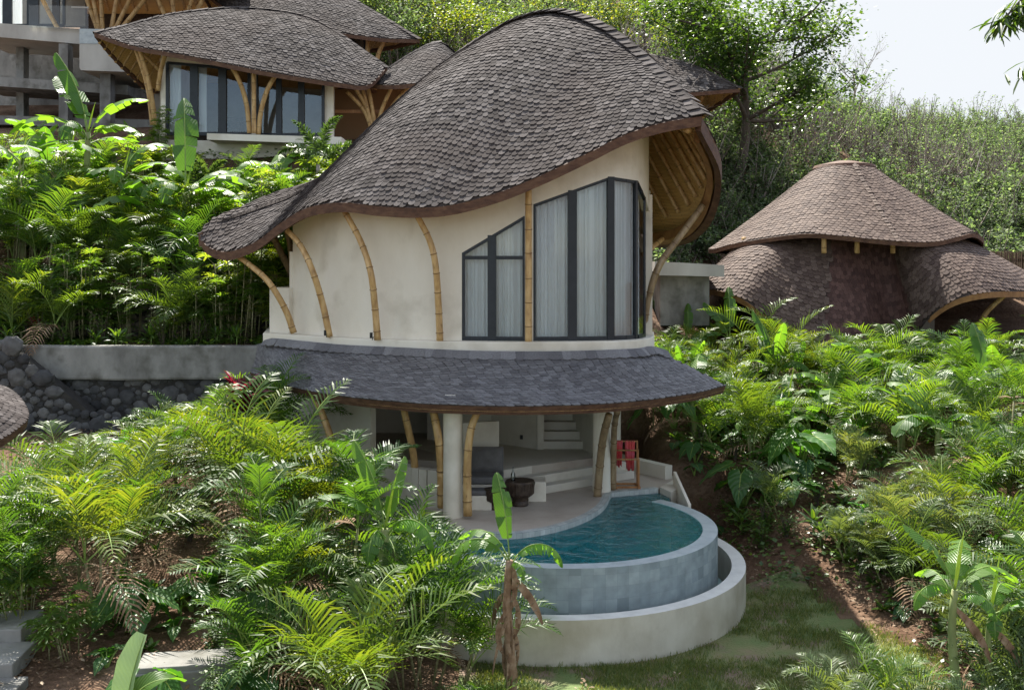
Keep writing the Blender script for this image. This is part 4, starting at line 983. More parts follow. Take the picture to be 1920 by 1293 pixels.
# ================================================================= VILLAS BEHIND
def bgroof(parent, A_, B__, C__, n=6, expo=.15, w=.19, raf=None, seed=1, ffr=lambda v: .6*v+.7*v*v-.3*v**3, lite='shingle', raft_rng=None):
    a, b, c = [matched([P(*p) for p in q], n) for q in (A_, B__, C__)]
    s1 = flank(a, b, 10, ffr); s2 = flank(a, c, 10, ffr)
    mb = MB(); mb.grid(s1, 0); mb.grid(s2, 0)
    shingles(mb, s1, expo, w, ref=.7, flip=1, m=1, seed=seed, lift=.035, thick=.02)
    shingles(mb, s2, expo*1.6, w*1.6, ref=.7, flip=-1, m=1, seed=seed+1, lift=.04, thick=.02)
    rf = part(mb, 'roof', [M['deck'], M[lite]], parent)
    mb = MB(); capline(mb, a, .3, .3, 0, seed); part(mb, 'ridge_cap', M['shingle'], rf)
    mb = MB(); eave(mb, b, inward_of(b, a), .08, .14); eave(mb, c, inward_of(c, a), .1, .16); part(mb, 'fascia', M['fascia'], rf)
    mb = MB(); under(mb, s2, .08); under(mb, s1, .08); part(mb, 'soffit', M['matting'], rf, smooth=True)
    for i in raft_rng or ():
        col = s2[i]; pts = [p-Vector((0, 0, .16)) for p in col[1:]]
        part(bamboo_mb(pts, .055, .05, .8, 6, i), 'rafter', BM, rf, smooth=True)
    return rf, s1, s2
vb = thing('hillside_villa', 'long villa with swept shingled roof and black windows behind the banana plants', 'villa', (-10, 36.5, 9))
bgroof(vb, [(176, 62, 36.0), (240, 48, 36.8), (310, 30, 37.5), (380, 20, 38), (450, 16, 38.5), (530, 22, 38.5), (585, 36, 38.5), (635, 64, 38.5), (683, 97, 38.2), (726, 127, 37.6)],
       [(176, 62, 36.0), (245, 86, 35.3), (310, 98, 35), (380, 111, 34.9), (450, 126, 34.9), (520, 139, 35), (590, 150, 35.2), (645, 158, 35.6), (692, 160, 36.2), (726, 127, 37.6)],
       [(176, 62, 36.0), (205, 98, 36.8), (240, 133, 37.8), (288, 168, 39.5), (400, 170, 41.5), (480, 172, 42.5), (560, 172, 42.5), (620, 170, 41.5), (680, 150, 40), (726, 127, 37.6)], raft_rng=range(2, 22, 2), seed=41)
def fwall(parent, pts, z0, z1, mt, t=.2, nm='wall'):
    mb = MB()
    for a, b in zip(pts, pts[1:]): mb.beam((a[0], a[1], (z0+z1)/2), (b[0], b[1], (z0+z1)/2), t, z1-z0)
    return part(mb, nm, mt, parent)
def quadwall(parent, pxs, d0, d1, nm, mt, tops, bots, thick=.2, off=0):
    """vertical wall strip seen between columns pxs with top and bottom rows given"""
    mb = MB(); n = len(pxs); f = []; 
    for i, px in enumerate(pxs):
        d = lerp(d0, d1, i/(n-1))+off; a, b = P(px, bots[i], d), P(px, tops[i], d); f.append((a, b))
    for (a, b), (c, e) in zip(f, f[1:]):
        y = Vector((0, thick, 0)); mb.add([a, c, e, b, a+y, c+y, e+y, b+y], [(0, 1, 2, 3), (7, 6, 5, 4), (3, 2, 6, 7), (0, 4, 5, 1), (1, 5, 6, 2), (0, 3, 7, 4)])
    return part(mb, nm, mt, parent)
quadwall(vb, [302, 350, 400, 470, 530, 600, 625], 36.3, 36.6, 'wall', M['plaster'], [88, 98, 106, 120, 132, 146, 152], [116, 121, 126, 134, 141, 150, 156])
quadwall(vb, [302, 312], 36.3, 36.3, 'wall', M['plaster'], [116, 116], [252, 252]); quadwall(vb, [468, 480], 36.4, 36.4, 'wall', M['plaster'], [134, 136], [252, 252]); quadwall(vb, [607, 625], 36.6, 36.6, 'wall', M['plaster'], [152, 156], [262, 262])
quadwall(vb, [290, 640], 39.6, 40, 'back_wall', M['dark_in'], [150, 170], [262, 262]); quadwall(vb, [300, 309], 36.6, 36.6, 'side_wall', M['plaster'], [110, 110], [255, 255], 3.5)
def bgwindow(parent, x0, x1, t0, t1, bt, d, mulls, curt=True):
    mb = MB()
    def p(px, py, o=0): return P(px, py, d+o)
    tp = lambda x: lerp(t0, t1, (x-x0)/(x1-x0))
    mb.beam(p(x0, t0), p(x1, t1), .09, .09); mb.beam(p(x0, bt), p(x1, bt), .09, .12)
    for x, w in [(x0, .1), (x1, .1)]+mulls: mb.beam(p(x, bt, -.01), p(x, tp(x), -.01), w, .1, up=(0, 1, 0))
    f = part(mb, 'window', M['frame'], parent)
    mb = MB(); mb.add([p(x0, bt, .03), p(x1, bt, .03), p(x1, t1, .03), p(x0, t0, .03)], [(0, 1, 2, 3)]); part(mb, 'pane', M['glass'], f)
    return f
def bgcurtain(f, x0, x1, t, b, d):
    mb = MB(); rows = [[], []]; k = 24
    for i in range(k+1):
        o_ = .04*math.sin(i*1.9); rows[0].append(P(lerp(x0, x1, i/k), b, d+o_)); rows[1].append(P(lerp(x0, x1, i/k), t, d+o_))
    mb.grid(rows); part(mb, 'curtain', M['curtain'], f, smooth=True)
f = bgwindow(vb, 314, 467, 118, 132, 251, 36.35, [(364, .28), (417, .28)]); bgcurtain(f, 318, 340, 120, 249, 36.7); bgcurtain(f, 368, 388, 124, 249, 36.7)
f = bgwindow(vb, 481, 606, 137, 152, 253, 36.5, [(523, .2), (565, .22)])
quadwall(vb, [388, 450, 560, 640], 34.9, 35.2, 'ledge', M['plaster'], [250, 252, 255, 257], [262, 264, 268, 271], 1.8)
quadwall(vb, [300, 420, 560, 600], 35.9, 36.2, 'base_wall', M['plaster_low'], [262, 264, 268, 271], [300, 300, 290, 288], .3)
def bpost(par, pts, r=.09, mats=BM, seed=0): return part(bamboo_mb(spline([P(*p) for p in pts], 12), r, r*.9, .6, 8, seed), 'bamboo_post', mats, par, smooth=True)
bpost(vb, [(286, 235, 36.6), (276, 160, 36.3), (252, 84, 36.0)], seed=1); bpost(vb, [(292, 235, 36.5), (280, 160, 36.1), (260, 86, 35.8)], seed=2)
bpost(vb, [(296, 170, 36.2), (302, 130, 36.0), (313, 92, 35.8)], seed=3); bpost(vb, [(298, 132, 36.4), (275, 108, 36.3), (243, 82, 36.2)], .06, seed=4)
bpost(vb, [(468, 250, 35.8), (463, 200, 35.7), (450, 155, 35.5), (430, 117, 35.3)], seed=5); bpost(vb, [(476, 250, 35.7), (476, 180, 35.6), (475, 124, 35.4)], .08, seed=6)
bpost(vb, [(484, 252, 35.8), (490, 205, 35.7), (503, 165, 35.6), (522, 134, 35.5)], seed=7)
ac = thing('armchair', 'brown armchair behind the upper left villa window', 'armchair', (P(438, 250, 37.5).x, 37.5, P(438, 250, 37.5).z))
mb = MB(); c = P(438, 246, 37.5); mb.box(c, (.6, .6, .2)); mb.box(c+Vector((0, .26, .3)), (.6, .1, .5)); 
part(mb, 'seat', M['darkwood'], ac, bevel=.02)
for sx in (-.3, .3):
    mb = MB(); mb.box(c+Vector((sx, 0, .12)), (.07, .6, .35)); part(mb, 'armrest', M['darkwood'], ac)

vd = thing('pavilion', 'open bamboo pavilion with small peaked shingled roof, left of the big roof', 'pavilion', (-5, 38, 9))
bgroof(vd, [(688, 158, 37.3), (735, 125, 38.5), (785, 94, 39.5), (822, 80, 40), (848, 96, 40.3), (900, 140, 41)],
       [(688, 158, 37.3), (712, 160, 36.9), (745, 160, 36.6), (785, 157, 36.6), (840, 152, 37), (900, 140, 41)],
       [(688, 158, 37.3), (700, 168, 40), (740, 172, 42), (790, 172, 43), (840, 165, 43), (900, 140, 41)], seed=51)
quadwall(vd, [628, 700, 790], 39.5, 40.5, 'rear_screen', M['matting'], [168, 165, 160], [262, 262, 262], .1)
for i, (x0, x1, t) in enumerate([(700, 667, 166), (703, 690, 164), (706, 735, 162), (712, 768, 160), (698, 650, 172), (695, 679, 167)]):
    bpost(vd, [(x0, 245, 37.6), (lerp(x0, x1, .35), 205, 37.5), (x1, t, 37.3+.2*(i % 2))], .08, seed=60+i)
quadwall(vd, [628, 720], 37.7, 37.7, 'railing', M['teak'], [206, 206], [212, 212], .1)

vc = thing('upper_villa', 'topmost villa whose shingled roof ends in a point above the peaked pavilion', 'villa', (-9, 45, 12))
bgroof(vc, [(370, -25, 46), (450, -45, 47), (560, -38, 47), (640, -12, 46), (700, 22, 45), (748, 50, 44), (787, 74, 43.2)],
       [(370, -25, 46), (430, 20, 43.5), (520, 46, 43), (600, 58, 43), (660, 66, 43), (720, 73, 43.1), (787, 75, 43.2)],
       [(370, -25, 46), (430, 60, 49), (520, 70, 50), (600, 75, 50), (655, 92, 48), (710, 92, 46), (787, 75, 43.2)], raft_rng=range(20, 34, 2), seed=71)
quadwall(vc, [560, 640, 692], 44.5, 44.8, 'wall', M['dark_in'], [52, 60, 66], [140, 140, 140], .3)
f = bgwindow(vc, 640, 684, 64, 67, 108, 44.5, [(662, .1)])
bpost(vc, [(706, 115, 44), (712, 95, 43.9), (722, 75, 43.8)], .1, seed=75); bpost(vc, [(688, 120, 44.2), (689, 95, 44.2), (690, 70, 44.2)], .1, seed=76)

ve = thing('rear_villa', 'half hidden villa whose pointed dark eave shows behind the right end of the big roof', 'villa', (8, 45, 8))
bgroof(ve, [(1080, 70, 46.92), (1185, 96, 45.70), (1240, 108, 44.88), (1300, 124, 44.20), (1350, 147, 43.52), (1388, 166, 42.98)],
       [(1080, 165, 42.16), (1185, 170, 42.16), (1250, 174, 42.16), (1300, 174, 42.16), (1350, 170, 42.57), (1388, 167, 42.98)],
       [(1080, 250, 51.68), (1185, 250, 51.68), (1250, 240, 50.05), (1295, 224, 47.87), (1335, 202, 45.56), (1388, 167, 42.98)], raft_rng=range(8, 29, 2), expo=.19, w=.24, seed=81)
bpost(ve, [(1296, 232, 45.56), (1306, 205, 45.29), (1318, 180, 44.88)], .12, seed=82); bpost(ve, [(1284, 238, 45.56), (1283, 205, 45.29), (1280, 178, 44.88)], .12, seed=83)
quadwall(ve, [1080, 1225], 47, 47, 'wall', M['plaster'], [180, 190], [440, 440], .3)

vf = thing('concrete_terrace_house', 'concrete framed house with glass balcony in the top left corner', 'house', (-19, 42, 7))
quadwall(vf, [-60, 0, 152], 42, 42.3, 'balcony_slab', M['concrete_pale'], [42, 44, 55], [68, 70, 83], 3.5)
quadwall(vf, [149, 152, 238], 41, 41, 'tank_block', M['concrete_pale'], [83, 82, 84], [128, 132, 135], 4)
quadwall(vf, [149, 238], 40.98, 40.98, 'tiled_upstand', M['rim'], [54, 56], [82, 83], .2)
quadwall(vf, [-60, 240], 42.5, 42.5, 'beam', M['concrete'], [140, 160], [158, 178], 3)
for x0, x1, d in ((110, 127, 42), (187, 207, 41.5), (30, 44, 44)):
    quadwall(vf, [x0, x1], d, d, 'pillar', M['concrete'], [82, 82], [250, 250], .5)
quadwall(vf, [-60, 300], 47, 47, 'rear_wall', M['concrete'], [60, 60], [260, 260], .4)
quadwall(vf, [-60, 300], 42.5, 42.5, 'lower_slab', M['concrete'], [215, 225], [232, 242], 4)
f = bgwindow(vf, -40, 120, -60, -60, 48, 43.6, [(14, .4), (62, .5), (105, .3)]); bgcurtain(f, -10, 12, -60, 47, 43.9); bgcurtain(f, 20, 42, -60, 47, 43.9)
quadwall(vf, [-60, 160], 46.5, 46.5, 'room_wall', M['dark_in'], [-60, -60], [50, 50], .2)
mb = MB(); mb.add([P(54, 52, 42.1), P(166, 54, 42.1), P(166, 12, 42.1), P(54, 10, 42.1)], [(0, 1, 2, 3)]); part(mb, 'glass_railing', M['glass'], vf)
mb = MB(); mb.beam(P(134, 14, 42.1), P(166, 15, 42.1), .05, .05); part(mb, 'handrail', M['concrete_pale'], vf)

vg = thing('bamboo_hall', 'open bamboo hall with fanning struts at the top edge, left of the long villa roof', 'hall', (-16, 43, 12))
g1 = [[P(120+70*i, lerp(-60, 20 if i > 2 else -40, j/4), 40+2.2*j) for j in range(5)] for i in range(5)]
mb = MB(); 
rows = [[P(x, -75, 40), P(x, -50, 42), P(x, -20, 45), P(x, 8, 48), P(x, 30, 51)] for x in (110, 200, 300, 400, 470)]
mb.grid(rows, 0, [[(i*2, j*.8) for j in range(5)] for i in range(5)]); rows2 = [[p+Vector((0, 0, .2)) for p in r] for r in rows]; mb.grid(rows2, 1); part(mb, 'roof', [M['matting'], M['shingle']], vg)
for i in range(14):
    x = 130+24*i; part(bamboo_mb([P(x, -60, 40.5), P(x+14, -22, 44.5), P(x+26, 20, 49.5)], .07, .07, .9, 6, i), 'rafter', BM, vg)
for i, (x0, x1) in enumerate([(190, 150), (190, 168), (193, 188), (205, 225), (205, 262), (210, 300), (330, 280), (330, 320), (335, 372), (338, 400), (120, 60)]):
    bpost(vg, [(x0, 75, 43), (lerp(x0, x1, .5), 20, 43), (x1, -40, 42.8)], .10, seed=90+i)
quadwall(vg, [150, 420], 44, 44, 'deck', M['concrete_pale'], [72, 62], [82, 74], 6)
quadwall(vg, [150, 420], 50.5, 50.5, 'rear_screen', M['darkwood'], [-30, -30], [75, 70], .2)

# flat-roofed concrete outbuilding and reed fence
ob = thing('outbuilding', 'low flat-roofed concrete outbuilding between the villa and the cone roofed house', 'outbuilding', (5.5, 31, 2.5))
quadwall(ob, [1228, 1290, 1358], 30, 30, 'flat_roof', M['concrete_pale'], [490, 493, 497], [516, 517, 519], 4)
quadwall(ob, [1238, 1330], 30.5, 30.5, 'wall', M['concrete'], [516, 518], [610, 610], 3)  # darker concrete than the slab: shade beneath it put into the wall colour
rd = thing('reed_fence', 'tall brown reed fence at the right edge behind the cone roofed house', 'fence', (17, 37, 3))
mb = MB(); r_ = random.Random(3)
for i in range(230):
    x = 1790+i*1.1; h = 472+r_.uniform(-2.5, 2.5)+(1920-x)*.0; a, b = P(x, 560, 38), P(x+r_.uniform(-1, 1), h, 38); mb.beam(a, b, .024, .024, up=(0, 1, 0))
part(mb, 'reed_screen', M['reed'], rd)
mb = MB()
for z in (485, 530): mb.beam(P(1788, z, 38.04), P(2045, z, 38.04), .05, .05)
part(mb, 'rail', M['bamboo_grey'], rd)

# ================================================================= CONE ROOFED HOUSE
ch_ = thing('cone_roofed_house', 'round house under a two-tier brown shingled cone roof on the right slope', 'house', (XY(1585, 35).x, 35, 2.4))
cc = XY(1583, 35)
def angp(a, r, z): return Vector((cc.x+r*math.cos(a), cc.y+r*math.sin(a), z))
capc = [(180, 468), (200, 458), (222, 446), (238, 439), (252, 444), (270, 453), (285, 455), (298, 446), (312, 438), (328, 447), (345, 458), (360, 461), (40, 462), (80, 462), (130, 462), (165, 466)]
ang = []; 
for a, py in capc:
    aa = R(a if a >= 180 else a+360); r = 4.5+.12*math.sin(aa*3)
    d = cc.y+r*math.sin(aa); ang.append((aa, r, pz(py, d)) if aa < R(361) else (aa, r, 5.35))
ang.append((ang[0][0]+2*math.pi, ang[0][1], ang[0][2]))
top = [angp(a, .98, 8.12+.06*math.cos(a+2)) for a, r, z in ang]; eav = [angp(a, r, z) for a, r, z in ang]
Ta, Ea = matched(top, 9), matched(eav, 9)
SC = flank(Ta, Ea, 12, lambda v: 1.08*v-.08*v*v+.0, lambda v: v)
mb = MB(); mb.grid(SC, 0); shingles(mb, SC, .14, .17, ref=.75, flip=1, m=1, seed=61, lift=.028)
cr = part(mb, 'roof', [M['deck'], M['shingle_red']], ch_)
mb = MB(); mb.lathe([(.3, .25), (1.0, .1), (1.06, 0), (1.0, -.05)], (cc.x, cc.y, 8.14), 26); part(mb, 'cap', M['fascia'], cr)
mb = MB(); capline(mb, [SC[46][j]+Vector((0, -.02, .01)) for j in range(13)], .2, .17, 0, 5, sidev=lambda t, T: X); part(mb, 'ridge_cap', M['shingle_red'], cr)
mb = MB(); eave(mb, Ea, inward_of(Ea, Ta), .08, .12); part(mb, 'fascia', M['fascia'], cr)
mb = MB(); under(mb, SC, .08); part(mb, 'soffit', M['matting'], cr, smooth=True)
bot = [(1330, 520, 38.5), (1284, 560, 34.2), (1308, 546, 32.8), (1345, 545, 31.6), (1392, 562, 30.6), (1455, 605, 30.2), (1555, 652, 29.8), (1625, 668, 29.9), (1672, 672, 30.9), (1708, 652, 30.6), (1735, 605, 29.9), (1785, 566, 29.2), (1850, 549, 29.2), (1925, 547, 30.8), (1975, 545, 34), (1850, 520, 40), (1585, 510, 42), (1330, 520, 38.5)]
bp3 = [P(*p) for p in bot]; tp3 = []
for i, p in enumerate(bp3):
    a = math.atan2(p.y-cc.y, p.x-cc.x); r = 3.45 if i not in (7, 8, 9) else 3.1
    tp3.append(angp(a, r, 5.75))
Tb, Eb = matched(tp3, 9), matched(bp3, 9)
SB = []
for i_, (a_, b_) in enumerate(zip(Tb, Eb)):
    c_i = i_/9; lob = max(math.exp(-((c_i-3)/2.3)**2), math.exp(-((c_i-12.5)/2.0)**2)); ex = lerp(1.12, .66, lob); col = []
    for j_ in range(17):
        v = j_/16; p = a_.lerp(b_, v**ex); p.z = a_.z+(b_.z-a_.z)*(v+.03*math.sin(v*math.pi*2)*(1-lob)+lob*.12*(v*v-v)); col.append(p)
    SB.append(col)
mb = MB(); mb.grid(SB, 0)
shingles(mb, SB[:54], .145, .18, ref=.0, flip=1, m=1, seed=62, lift=.035, thick=.02); shingles(mb, SB[53:86], .145, .15, ref=.0, flip=1, m=2, seed=63, lift=.015, thick=.012); shingles(mb, SB[85:], .145, .18, ref=0, flip=1, m=1, seed=64, lift=.03)
lr = part(mb, 'lower_roof', [M['deck'], M['shingle_red'], M['shingle_red_shade']], ch_)
iE = inward_of(Eb, Tb)
for a_, b_ in ((0, 44), (92, len(Eb))):
    mb = MB(); eave(mb, Eb[a_:b_], iE[a_:b_], .1, .16); part(mb, 'fascia', M['fascia_brown'], lr)
mb = MB(); under(mb, SB[:46], .10, 0, cc); under(mb, SB[94:], .10, 0, cc); part(mb, 'soffit', M['matting'], lr, smooth=True)
for i in list(range(6, 38, 3))+list(range(102, 124, 3)):
    part(bamboo_mb([p-(p-cc.to_3d()).normalized()*.12-Z*.05 for p in SB[i][4:]], .05, .05, .7, 6, i), 'rafter', BM, lr, smooth=True)
for i, px in enumerate((1545, 1607, 1674, 1395, 1404, 1772, 1765)):
    d = 31.25 if 1500 < px < 1700 else 33.4
    bpost(ch_, [(px, 474, d), (px, 462, d-.05), (px, 445, d-.1)], .085, seed=100+i)
bpost(ch_, [(1310, 600, 32.6), (1318, 575, 32.6), (1330, 550, 32.4)], .08, seed=110); bpost(ch_, [(1830, 620, 31), (1850, 585, 30.8), (1885, 552, 30.6)], .08, seed=111)
mb = MB(); mb.lathe([(2.9, 0), (2.9, 5)], (cc.x, cc.y, 1.6), 24); part(mb, 'inner_wall', M['dark_in'], ch_)

# ================================================================= PLANTS: templates
def frond(mb, base, az, e0, L, n=22, ll=.36, lw=.030, curl=1.5, vee=.55, rs=None, m=0, mr=1, plumose=False, start=.16, stem=True, droop=.35):
    r_ = rs or rng; pts = []; p = Vector(base); e = e0; k = 16; tw = r_.uniform(-.3, .3)
    for i in range(k+1):
        pts.append(p.copy()); a = az+tw*(i/k)**2
        p = p+Vector((math.cos(a)*math.cos(e), math.sin(a)*math.cos(e), math.sin(e)))*(L/k); e -= curl/k*(.4+1.2*i/k)
    if stem: mb.tube(pts[:k], [lerp(.013, .004, i/k) for i in range(k)], 3, mr, cap=False)
    for i in range(n):
        t = start+(1-start)*(i+.5)/n; f = t*k; j = min(int(f), k-1); c = pts[j].lerp(pts[j+1], f-j); T = (pts[j+1]-pts[j]).normalized()
        S = T.cross(Vector((0, 0, 1)))
        if S.length < .05: S = Vector((-math.sin(az), math.cos(az), 0))
        S.normalize(); N = S.cross(T).normalized()
        env = math.sin(math.pi*min(1, .18+.80*t))**.6*(1-.35*max(0, t-.6)/.4)
        l = ll*env*r_.uniform(.88, 1.08)
        for sg in ((-1, 1) if not plumose else (-1, 1, -1, 1)):
            vv = vee*r_.uniform(.6, 1.3) if not plumose else r_.uniform(-1.4, 1.4)
            d = (T*(.45+.5*t)+S*sg*math.cos(vv)+N*math.sin(vv)).normalized()
            w = lw*r_.uniform(.8, 1.1); wd = d.cross(N)
            if wd.length < .1: wd = d.cross(S)
            wd.normalize(); tilt = N*r_.uniform(-.4, .4); wd = (wd+tilt).normalized()*w
            q1 = c+d*l*.5; q2 = c+d*l+Vector((0, 0, -1))*l*droop*r_.uniform(.5, 1.3)
            mb.add([c-wd*.35, c+wd*.35, q1-wd, q1+wd, q2-wd*.1, q2+wd*.1], [(0, 1, 3, 2), (2, 3, 5, 4)], m)
def areca(seed, canes, h, L, lw=.016, n=26, spread=.35, fr=(4, 5)):
    r_ = random.Random(seed); f = MB(); s = MB()
    for c in range(canes):
        a = r_.uniform(0, 6.28); rad = spread*math.sqrt(r_.random()); b = Vector((math.cos(a)*rad*.5, math.sin(a)*rad*.5, -.1)); hh = h*r_.uniform(.35, 1.1)
        tp = b+Vector((math.cos(a)*rad*.9, math.sin(a)*rad*.9, hh+.1)); mid = b.lerp(tp, .5)+Vector((0, 0, .03))
        s.tube([b, mid, tp], [.026, .022, .018], 6, 0)
        k = r_.randint(*fr); a0 = r_.uniform(0, 6.28)
        for i in range(k):
            az = a0+i*2.4+r_.uniform(-.3, .3); e = r_.uniform(.75, 1.35) if i else 1.45
            if i and r_.random() < .09: frond(f, tp, az, .2, L*.8, 16, .22*L, lw, 1.9, .2, r_, m=2, mr=2); continue
            frond(f, tp, az, e, L*r_.uniform(.75, 1.1), n, .32*L, lw, r_.uniform(1.0, 2.1), r_.uniform(.35, .75), r_, droop=.28)
    return s, f
def fan(mb, c, d, L, k, w, rs, m=0):
    up = Vector((0, 0, 1)); S = d.cross(up)
    if S.length < .05: S = Vector((1, 0, 0))
    S.normalize(); N = S.cross(d).normalized()
    for i in range(k):
        a = (i/(k-1)-.5)*rs.uniform(3.3, 3.9); dd = (d*math.cos(a)+S*math.sin(a)+N*.12).normalized(); l = L*rs.uniform(.85, 1.1)*(1-.12*abs(a)); wd = dd.cross(N).normalized()*w
        q1 = c+dd*l*.45+N*.02; q2 = c+dd*l*.85-up*l*.12; q3 = c+dd*l-up*l*.22
        mb.add([c-wd*.25, c+wd*.25, q1-wd, q1+wd, q2-wd*.85, q2+wd*.85, q3-wd*.35, q3+wd*.35], [(0, 1, 3, 2), (2, 3, 5, 4), (4, 5, 7, 6)], m)
def rhapis(seed, canes, h):
    r_ = random.Random(seed); f = MB(); s = MB()
    for c in range(canes):
        a = r_.uniform(0, 6.28); rad = .32*math.sqrt(r_.random()); b = Vector((math.cos(a)*rad, math.sin(a)*rad, -.1)); hh = h*r_.uniform(.45, 1.1); tp = b+Vector((r_.uniform(-.12, .12), r_.uniform(-.12, .12), hh))
        s.tube([b, b.lerp(tp, .5), tp], .013, 5, 0)
        for i in range(r_.randint(6, 9)):
            az = i*2.4+r_.uniform(-.4, .4); o = b.lerp(tp, 1-.5*r_.random()**1.3); e = r_.uniform(.1, 1.0); d = Vector((math.cos(az)*math.cos(e), math.sin(az)*math.cos(e), math.sin(e)))
            q = o+d*r_.uniform(.16, .34); s.tube([o, q], .005, 3, 0, cap=False); fan(f, q, (d+Vector((0, 0, -.25))).normalized(), r_.uniform(.24, .36), r_.randint(6, 9), .022, r_)
    return s, f
def foxtail(seed, h, L):
    r_ = random.Random(seed); f = MB(); s = MB()
    s.tube([Vector((0, 0, -.2)), Vector((.02, 0, h*.5)), Vector((.05, .02, h))], [.09, .06, .045], 10, 0)
    for i in range(7):
        frond(f, (.05, .02, h), i*2.4+r_.uniform(-.2, .2), r_.uniform(.7, 1.45), L*r_.uniform(.8, 1.05), 46, .22*L*.62, .022, r_.uniform(1.3, 2.1), .5, r_, plumose=True, start=.22, droop=.1)
    return s, f
def blade(mb, pts, wf, side, fold=.25, m=0, tears=0, rs=None, wave=0, nc=2):
    """broad leaf along midrib pts; wf(t) half width; side: across vector at base"""
    n = len(pts)-1; L_, R_ = [], []; r_ = rs or rng; fr = []
    for i, p in enumerate(pts):
        T = (pts[min(i+1, n)]-pts[max(i-1, 0)]).normalized(); S = (side-T*side.dot(T)).normalized(); N = T.cross(S)
        if N.z < 0 and False: N = -N
        fr.append((p, T, S, N))
    for sg in (-1, 1):
        i = 0; seg = 0; drop = r_.uniform(-.1, .1)
        while i < n:
            j = n if not tears else min(n, i+r_.randint(1, max(1, tears)))
            ang = fold+drop; rows = []; uv = []
            for q in range(i, j+1):
                p, T, S, N = fr[q]; w = wf(q/n); gap = .0
                if tears and j < n+1 and q == j and j != n: gap = -.25*w*r_.random()*.5
                row = []; us = []
                for c in range(nc+1):
                    k = c/nc; x = w*k; a = ang+.35*k*fold
                    wv = wave*math.sin(q*1.7+sg)*k*w
                    row.append(p+S*sg*x*math.cos(a)+N*(-x*math.sin(a)+wv)+T*(x*.12+gap*k)); us.append((sg*k, q/n))
                rows.append(row); uv.append(us)
            mb.grid(rows, m, uv); i = j; drop = r_.uniform(-.25, .35) if tears else drop
def curve_pts(base, az, e0, L, curl, k=14, hold=0):
    pts = []; p = Vector(base); e = e0
    for i in range(k+1):
        pts.append(p.copy()); p = p+Vector((math.cos(az)*math.cos(e), math.sin(az)*math.cos(e), math.sin(e)))*(L/k)
        if i/k > hold: e -= curl/k/(1-hold)
    return pts
def banana_leaf(seed, L, w, e0, curl, tears, fold=.25, pet=.3):
    """leaf in its own frame, growing from the origin towards +x"""
    r_ = random.Random(seed); mb = MB(); pts = curve_pts((0, 0, 0), 0, e0, L*(1+pet), curl, 20, .1); k = int(20*pet/(1+pet))
    mb.tube(pts[:k+1], [.028, .022, .018, .016, .015, .015, .014, .014][:k+1] if k < 8 else .016, 6, 1)
    bl = pts[k:]; mb.tube(bl, [lerp(.014, .003, i/(len(bl)-1)) for i in range(len(bl))], 4, 1)
    blade(mb, bl, lambda t: w*(math.sin(math.pi*min(1, .10+.86*t))**.55)*(1 if t < .97 else .5), Vector((0, 1, 0)), fold, 0, tears, r_, .03, 3)
    return mb.mesh('banana_leaf', [M['banana'], M['stalk']], smooth=True)
BL = [banana_leaf(1, 1.5, .25, 1.35, .55, 6, .4), banana_leaf(2, 1.45, .27, 1.15, 1.5, 3, .2), banana_leaf(3, 1.35, .26, 1.0, 2.1, 2, .3), banana_leaf(4, 1.5, .29, .75, 1.9, 4, .15),
      banana_leaf(5, 1.2, .24, .95, 2.7, 2, .5), banana_leaf(6, 1.3, .30, 1.25, .9, 5, .2), banana_leaf(7, 1.6, .30, .45, 1.2, 3, .2)]
def roll_leaf(seed):
    mb = MB(); pts = curve_pts((0, 0, 0), 0, 1.5, 1.2, .12, 10); mb.tube(pts, [.02, .03, .035, .04, .04, .036, .03, .025, .018, .01, .003], 7, 0)
    return mb.mesh('rolled_leaf', [M['banana']], smooth=True)
ROLL = roll_leaf(1)
def dry_leaf(seed):
    r_ = random.Random(seed); mb = MB(); pts = curve_pts((0, 0, 0), 0, -.5 if seed == 1 else -.2, .9, .9 if seed == 1 else 1.6, 8); blade(mb, pts, lambda t: .10*math.sin(math.pi*min(1, .1+.85*t))+.01, Vector((0, 1, 0)), 1.2, 0, 1, r_, .1, 2)
    return mb.mesh('dry_leaf', [M['dryleaf']], smooth=True)
DRY = [dry_leaf(1), dry_leaf(2)]
def stem_mesh(h, r):
    mb = MB(); k = 8; pts = [Vector((.03*math.sin(i*.8), .02*math.cos(i), h*i/k-.15)) for i in range(k+1)]; mb.tube(pts, [lerp(r*1.15, r*.62, (i/k)**.8)*(1+.04*(i % 2)) for i in range(k+1)], 12, 0)
    return mb.mesh('banana_stem', [M['bananastem']], smooth=True)
STEMS = {}
def banana(loc, h, leaves, label, group=None, r=.085, sc=1.0, rz=0, cat='banana plant', dry=0, roll=True, name='banana_plant'):
    t = thing(name, label, cat, loc, rz, group); t.scale = (sc,)*3; key = (round(h, 1), r)
    if key not in STEMS: STEMS[key] = stem_mesh(key[0], r)
    s = bpy.data.objects.new('stem', STEMS[key]); COL.objects.link(s); s.parent = t
    top = h-.15
    for i, (az, li, k) in enumerate(leaves):
        o = bpy.data.objects.new('leaf', BL[li]); COL.objects.link(o); o.parent = t
        o.location = (0, 0, top-.05*i); o.rotation_euler = (0, 0, R(az)); o.scale = (k,)*3
    if roll:
        o = bpy.data.objects.new('rolled_leaf', ROLL); COL.objects.link(o); o.parent = t; o.location = (0, 0, top); o.rotation_euler = (.12, .08, 1); o.scale = (.6, .6, .65)
    for i in range(dry):
        o = bpy.data.objects.new('dry_leaf', DRY[i % 2]); COL.objects.link(o); o.parent = t; o.location = (0, 0, top*(.9-.13*i)); o.rotation_euler = (0, .2, i*2.1); o.scale = (1, 1, 1)
    return t
